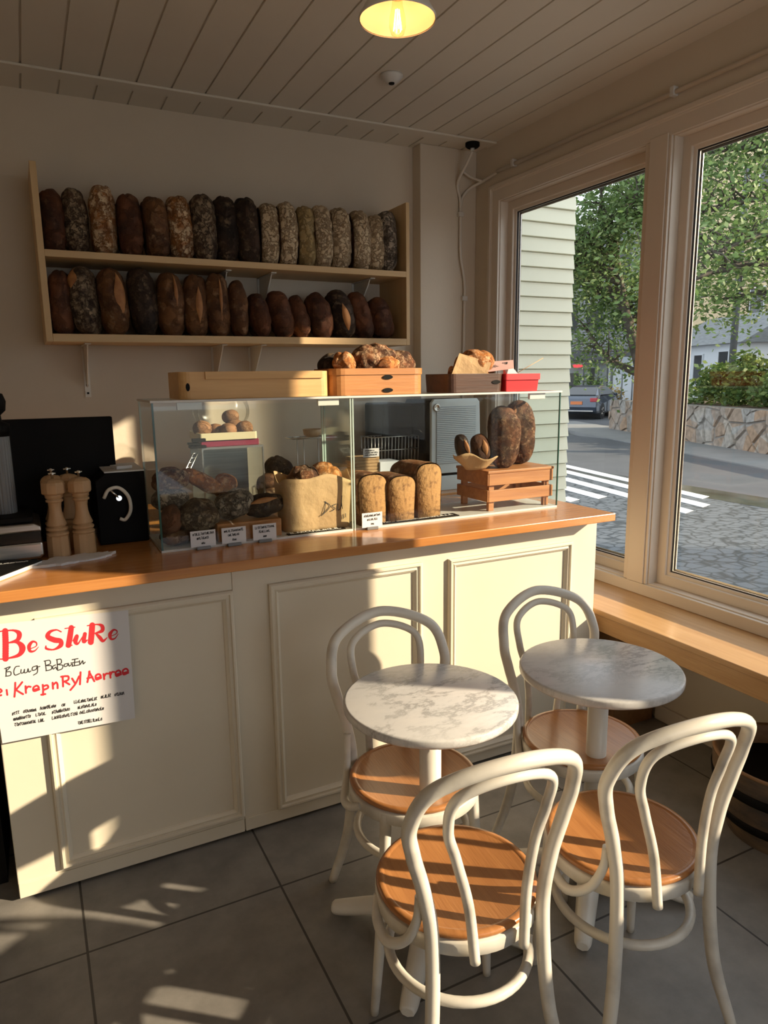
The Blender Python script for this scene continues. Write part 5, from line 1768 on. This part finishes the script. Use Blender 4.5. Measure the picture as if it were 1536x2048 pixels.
# torn napkin
rn = random.Random(2)
ring = []
for i in range(40):
    a = 2*math.pi*i/40
    r = 1+rn.uniform(-.12, .12)+.10*math.cos(3*a+1)
    ring.append((.125*r*math.cos(a), .052*r*math.sin(a)+.012*math.cos(a), .004+.006*rn.random()))
mb = MB().add(ring+[(0, 0, .009)], [(i, (i+1) % 40, 40) for i in range(40)], True)
mb.add([(p[0], p[1], 0) for p in ring], [tuple(range(40))])
mb.add(ring+[(p[0], p[1], 0) for p in ring], [(i, (i+1) % 40, 40+(i+1) % 40, 40+i) for i in range(40)])
o = ob('paper_napkin', mb, PAPER, loc=(.092, 2.515, ZW+.0003), rot=(0, 0, .12))
tag(o, 'crumpled torn white paper napkin lying before the pepper mills', 'napkin')
bk = empty('book', (-.115, 2.45, ZW), 'black covered book with white script at the left worktop edge', 'book', rz=math.radians(-2))
bpoly = [(-.20, .10), (-.01, .125), (.118, .055), (-.02, -.135), (-.20, -.135)]
ob('pages', MB().prism([(p[0]*.985, p[1]*.985) for p in bpoly], .002, .014, 'z'), PAPER, bk)
ob('cover', MB().prism(bpoly, .014, .017, 'z'), BLACK, bk)
ob('back_cover', MB().prism(bpoly, 0, .002, 'z'), KRAFT, bk)
ob('lettering', ribbons(scribble(-110, -50, 75, -52, 14, rn), lambda u, v: (u/1000, -v/1000, .0173), default=4, n=3, cap=False), WHITE_INK, bk)
# ------------------------------------------------------------------ cafe tables
def table(x, y, label, rz):
    t = empty('cafe_table', (x, y, 0), label, 'table', 'round marble cafe tables', rz=rz)
    R = .247
    ob('tabletop', MB().lathe([(.0, .732), (R-.006, .732), (R-.001, .737), (R, .742), (R, .753), (R-.002, .757), (R-.008, .759), (0, .759)], 64), MARBLE, t)
    ob('column', MB().lathe([(.065, .725), (.065, .732)], 24).lathe([(.0315, .06), (.0315, .727)], 28), WHITE_METAL, t)
    ob('hub', MB().lathe([(.070, .030), (.076, .060), (.070, .085), (.050, .098), (.046, .108), (.036, .118), (.033, .15)], 28), WHITE_METAL, t)
    for k in range(4):
        a = math.pi/4+k*math.pi/2
        d = Vector((math.cos(a), math.sin(a), 0))
        pts = curve([d*.03+Vector((0, 0, .066)), d*.10+Vector((0, 0, .066)), d*.20+Vector((0, 0, .045)), d*.285+Vector((0, 0, .024)), d*.312+Vector((0, 0, .021))], 5)
        m = len(pts)
        ob('foot', MB().tube(pts, [(.040-.019*i/(m-1))*(1 if i < m-1 else .8) for i in range(m)], 8, squash=(.85, 1.0)), WHITE_METAL, t)
    return t


table(.948, 1.612, 'round marble cafe table with sunlit top in front of the middle counter panel', .06)
table(1.522, 1.548, 'round marble cafe table in the shade beside the window bench', -.03)

# ------------------------------------------------------------------ bentwood chairs
ox = [.199, .152, .139, .157, .184, .195]
oy = [.211, .176, .156, .153, .158, .172]
oz = [0.0, .2, .45, .58, .68, .76]
ix = [.060, .071, .096, .118]
iy = [.186, .186, .188, .194]
iz = [.42, .55, .66, .74]


def chair(x, y, deg, label):
    t = empty('bentwood_chair', (x, y, 0), label, 'chair', 'white bentwood cafe chairs', rz=math.radians(deg))
    R = .197
    ob('seat', MB().lathe([(0, .448), (R-.012, .448), (R-.006, .452), (R-.002, .460), (R-.006, .4665), (R-.018, .468), (R-.021, .4655), (R-.024, .4655), (R-.034, .463), (0, .460)], 56), SEAT_WOOD, t)
    ob('seat_rim', MB().lathe([(R-.030, .412), (R-.004, .412), (R, .416), (R, .444), (R-.003, .449), (R-.03, .449)], 56, cap=False), CHAIR_PAINT, t)
    L = [(ox[k], oy[k]+.006, oz[k]) for k in range(6)]+[(.157, .2185, .853)]
    path = curve(L+[(0, .259, .90)]+[(-a, b, c) for a, b, c in L[::-1]], 10)
    path = [p if p.z > 0.0 else Vector((p.x, p.y, 0)) for p in path]
    m = len(path)
    ob('back_frame', MB().tube(path, [.0165 if p.z > .15 else .0135+.003*p.z/.15 for p in path], 14), CHAIR_PAINT, t)
    L = [(ix[k], iy[k]+.024*(k == 0)+.012*(k == 1), iz[k]) for k in range(4)]+[(.107, .221, .833-.008)]
    path = curve(L+[(0, .248, .862)]+[(-a, b, c) for a, b, c in L[::-1]], 10)
    ob('inner_hoop', MB().tube(path, .0118, 14), CHAIR_PAINT, t)
    for s_ in (-1, 1):
        pts = [(s_*.140, -.115, .44), (s_*.148, -.122, .30), (s_*.160, -.130, .12), (s_*.168, -.136, 0)]
        pts = curve(pts, 5)
        m = len(pts)
        ob('front_leg', MB().tube(pts, [.0175-.0065*i/(m-1) for i in range(m)], 12), CHAIR_PAINT, t)
        br_ = curve([(s_*.186, -.045, .432), (s_*.205, .0, .405), (s_*.203, .060, .395), (s_*.178, .108, .43), (s_*.164, .138, .50), (s_*.160, .142, .56)], 6)
        m = len(br_)
        ob('hip_brace', MB().tube(br_, [.013-.005*abs(i/(m-1)-.35) for i in range(m)], 12), CHAIR_PAINT, t)
    ob('stretcher_ring', MB().tube([(.170*math.cos(2*math.pi*i/48), .012+.172*math.sin(2*math.pi*i/48), .285) for i in range(48)], .0125, 12, closed=True), CHAIR_PAINT, t)
    return t


ch0 = chair(.827, 1.283, 174.28, 'nearest white bentwood chair, its wooden seat striped with sunlight')


def place(x, y, deg, label):
    c_ = copy_tree(ch0)
    c_.location = (x, y, 0)
    c_.rotation_euler = (0, 0, math.radians(deg))
    c_['label'] = label


place(1.30, 1.217, 173.18, 'white bentwood chair at the right front beside the dark barrel')
place(.952, 1.72, -4.13, 'white bentwood chair against the middle counter panel behind the sunlit table')
place(1.559, 1.654, -.81, 'white bentwood chair against the right counter end behind the shaded table')

# ------------------------------------------------------------------ barrel planter under the bench
pl = empty('barrel_planter', (2.335, 1.43, 0), 'low dark stave barrel holding moss and a white dish by the bench', 'planter')
ob('body', MB().grid(lambda u, v: ((.185+.065*v+.018*math.sin(math.pi*v))*math.cos(6.2832*u), (.185+.065*v+.018*math.sin(math.pi*v))*math.sin(6.2832*u), .29*v), 64, 10, wrap_u=True), WICKER, pl)
ob('inner_wall', MB().lathe([(.248, .288), (.252, .296), (.242, .30), (.232, .29), (.205, .14), (0, .14)], 48, cap=False), BOX_WOOD, pl)
ob('hoop', MB().lathe([(.210, .07), (.2185, .07), (.227, .105), (.220, .105)], 48), BLACK, pl, label='dark metal hoop')
ob('hoop', MB().lathe([(.238, .19), (.2475, .19), (.2525, .225), (.245, .225)], 48), BLACK, pl, label='dark metal hoop')
o = ob('moss', MB().grid(lambda u, v: (.20*v*math.cos(6.2832*u), .20*v*math.sin(6.2832*u), .05*math.cos(v*1.4)+.012*noise.noise(Vector((u*9, v*9, 1)))), 40, 10, wrap_u=True), MOSS, loc=(2.335, 1.43, .145), kind='stuff')
tag(o, 'dark green moss filling the barrel under the bench', 'moss', kind='stuff')
o = ob('white_dish', MB().lathe([(.02, 0), (.055, .02), (.075, .05), (.071, .052), (.052, .024), (0, .006)], 32), PLASTIC_WHITE, loc=(2.38, 1.40, .205), rot=(.1, -.2, 0))
tag(o, 'shallow white dish standing in the barrel under the bench', 'dish')
o = ob('red_flower_head', loaf_mesh(.03, .05, .05, 130, e=2.0), RED_PAINT, loc=(2.29, 1.30, .20))
tag(o, 'small red flower head in the moss of the barrel', 'flower')

# ------------------------------------------------------------------ ceiling fittings
lp = empty('pendant_lamp', (.872, 1.635, 2.477), 'white enamel pendant lamp with glowing filament bulb', 'lamp')
ob('shade', MB().lathe([(.090, 0), (.0915, .002), (.0915, .006), (.086, .014), (.070, .04), (.066, .05), (.062, .095), (.045, .11), (.018, .118), (.015, .15)], 48, cap=False), WHITE_METAL, lp)
ob('shade_lining', MB().lathe([(.0885, .002), (.084, .014), (.068, .04), (.062, .06), (.0, .085)], 48, cap=False), LAMP_IN, lp, label='cream enamel inside of the shade')
ob('cord', MB().tube([(0, 0, .15), (0, 0, ZC-2.477)], .004, 8), BLACK, lp)
ob('canopy', MB().lathe([(.05, ZC-2.477-.03), (.055, ZC-2.477-.02), (.055, ZC-2.477)], 32), WHITE_METAL, lp)
ob('bulb', MB().lathe([(.004, -.036), (.015, -.030), (.020, -.015), (.019, .005), (.013, .03), (.012, .05)], 28, cap=False), BULB_GLASS, lp)
mb = MB()
for k in range(6):
    a = 2*math.pi*k/6
    mb.tube([(.0045*math.cos(a), .0045*math.sin(a), .022), (.010*math.cos(a+.3), .010*math.sin(a+.3), -.022)], .0011, 6)
ob('filament', mb, BULB, lp)
ob('socket', MB().lathe([(.014, .045), (.014, .082)], 20), CHROME, lp)
ld = bpy.data.lights.new('bulb_light', 'POINT')
ld.energy = 0.6
ld.color = (1.0, .52, .22)
ld.shadow_soft_size = .012
lo_ = bpy.data.objects.new('bulb_light', ld)
COL.objects.link(lo_)
lo_.parent = lp
lo_.location = (0, 0, -.005)

sm = empty('smoke_detector', (1.633, 3.124, ZC), 'small white round sensor with dark eye on the ceiling', 'sensor')
ob('housing', MB().lathe([(.052, 0), (.052, -.008), (.040, -.022), (.024, -.036), (.008, -.040), (0, -.040)], 32), PLASTIC_WHITE, sm)
ob('sensor_eye', MB().lathe([(0, -.0385), (.014, -.041), (.012, -.046), (0, -.047)], 20), BLACK, sm, loc=(-.004, -.008, .004))
cb = empty('cable_rose', (2.482, 3.735, ZC), 'black round cable outlet on the ceiling in the corner', 'cable outlet')
ob('housing', MB().lathe([(.042, -.012), (.042, -.030), (.030, -.040), (0, -.040)], 28), BLACK, cb)
ob('plug', MB().lathe([(.012, -.040), (.012, -.055), (0, -.055)], 16), PLASTIC_WHITE, cb)
WC = flat('white_cable', (.66, .60, .52), .5)
pf = 3.882
cab = empty('white_cable', (2.47, 3.86, 1.2), 'white cable running down the corner pier from the ceiling outlet', 'cable')


def rc(p):
    return (p[0]-2.47, p[1]-3.86, p[2]-1.2)


path = curve([rc(p) for p in ((2.482, 3.735, 2.945), (2.474, 3.79, 2.88), (2.475, pf, 2.80), (2.495, pf, 2.70), (2.497, pf, 2.55), (2.50, pf, 2.38), (2.53, pf, 2.22), (2.53, pf, 2.0), (2.525, pf, 1.6), (2.52, pf, 1.02))], 8)
ob('vertical_run', MB().tube(path, .0085, 10), WC, cab)
path = curve([rc(p) for p in ((2.495, pf, 2.66), (2.515, pf, 2.73), (2.56, 3.87, 2.78), (2.60, 3.80, 2.805), (2.607, 3.66, 2.825))], 8)
ob('branch', MB().tube(path, .0085, 10), WC, cab)
path = curve([rc(p) for p in ((2.476, 3.85, 2.86), (2.50, 3.86, 2.865), (2.55, 3.85, 2.835), (2.595, 3.80, 2.805))], 8)
ob('branch', MB().tube(path, .0075, 10), WC, cab)
for p in ((2.497, pf, 2.625), (2.53, pf, 2.13)):
    ob('cable_clip', MB().box(-.018, .018, -.014, .012, -.014, .014), PLASTIC_WHITE, cab, loc=rc(p), bev=.004)
o = empty('conduit_pipe', (2.605, .7, 2.84), 'white conduit pipe along the wall above the windows', 'pipe')
ob('pipe', MB().tube([(.0, -3.0, .0), (0, 2.96, -.012)], .0105, 12), WC, o)
for y_ in (3.50, 2.38, .9, -.6):
    ob('pipe_clip', MB().box(-.016, .015, -.012, .012, -.02, .02), PLASTIC_WHITE, o, loc=(0, y_-.7, -.006), bev=.004)
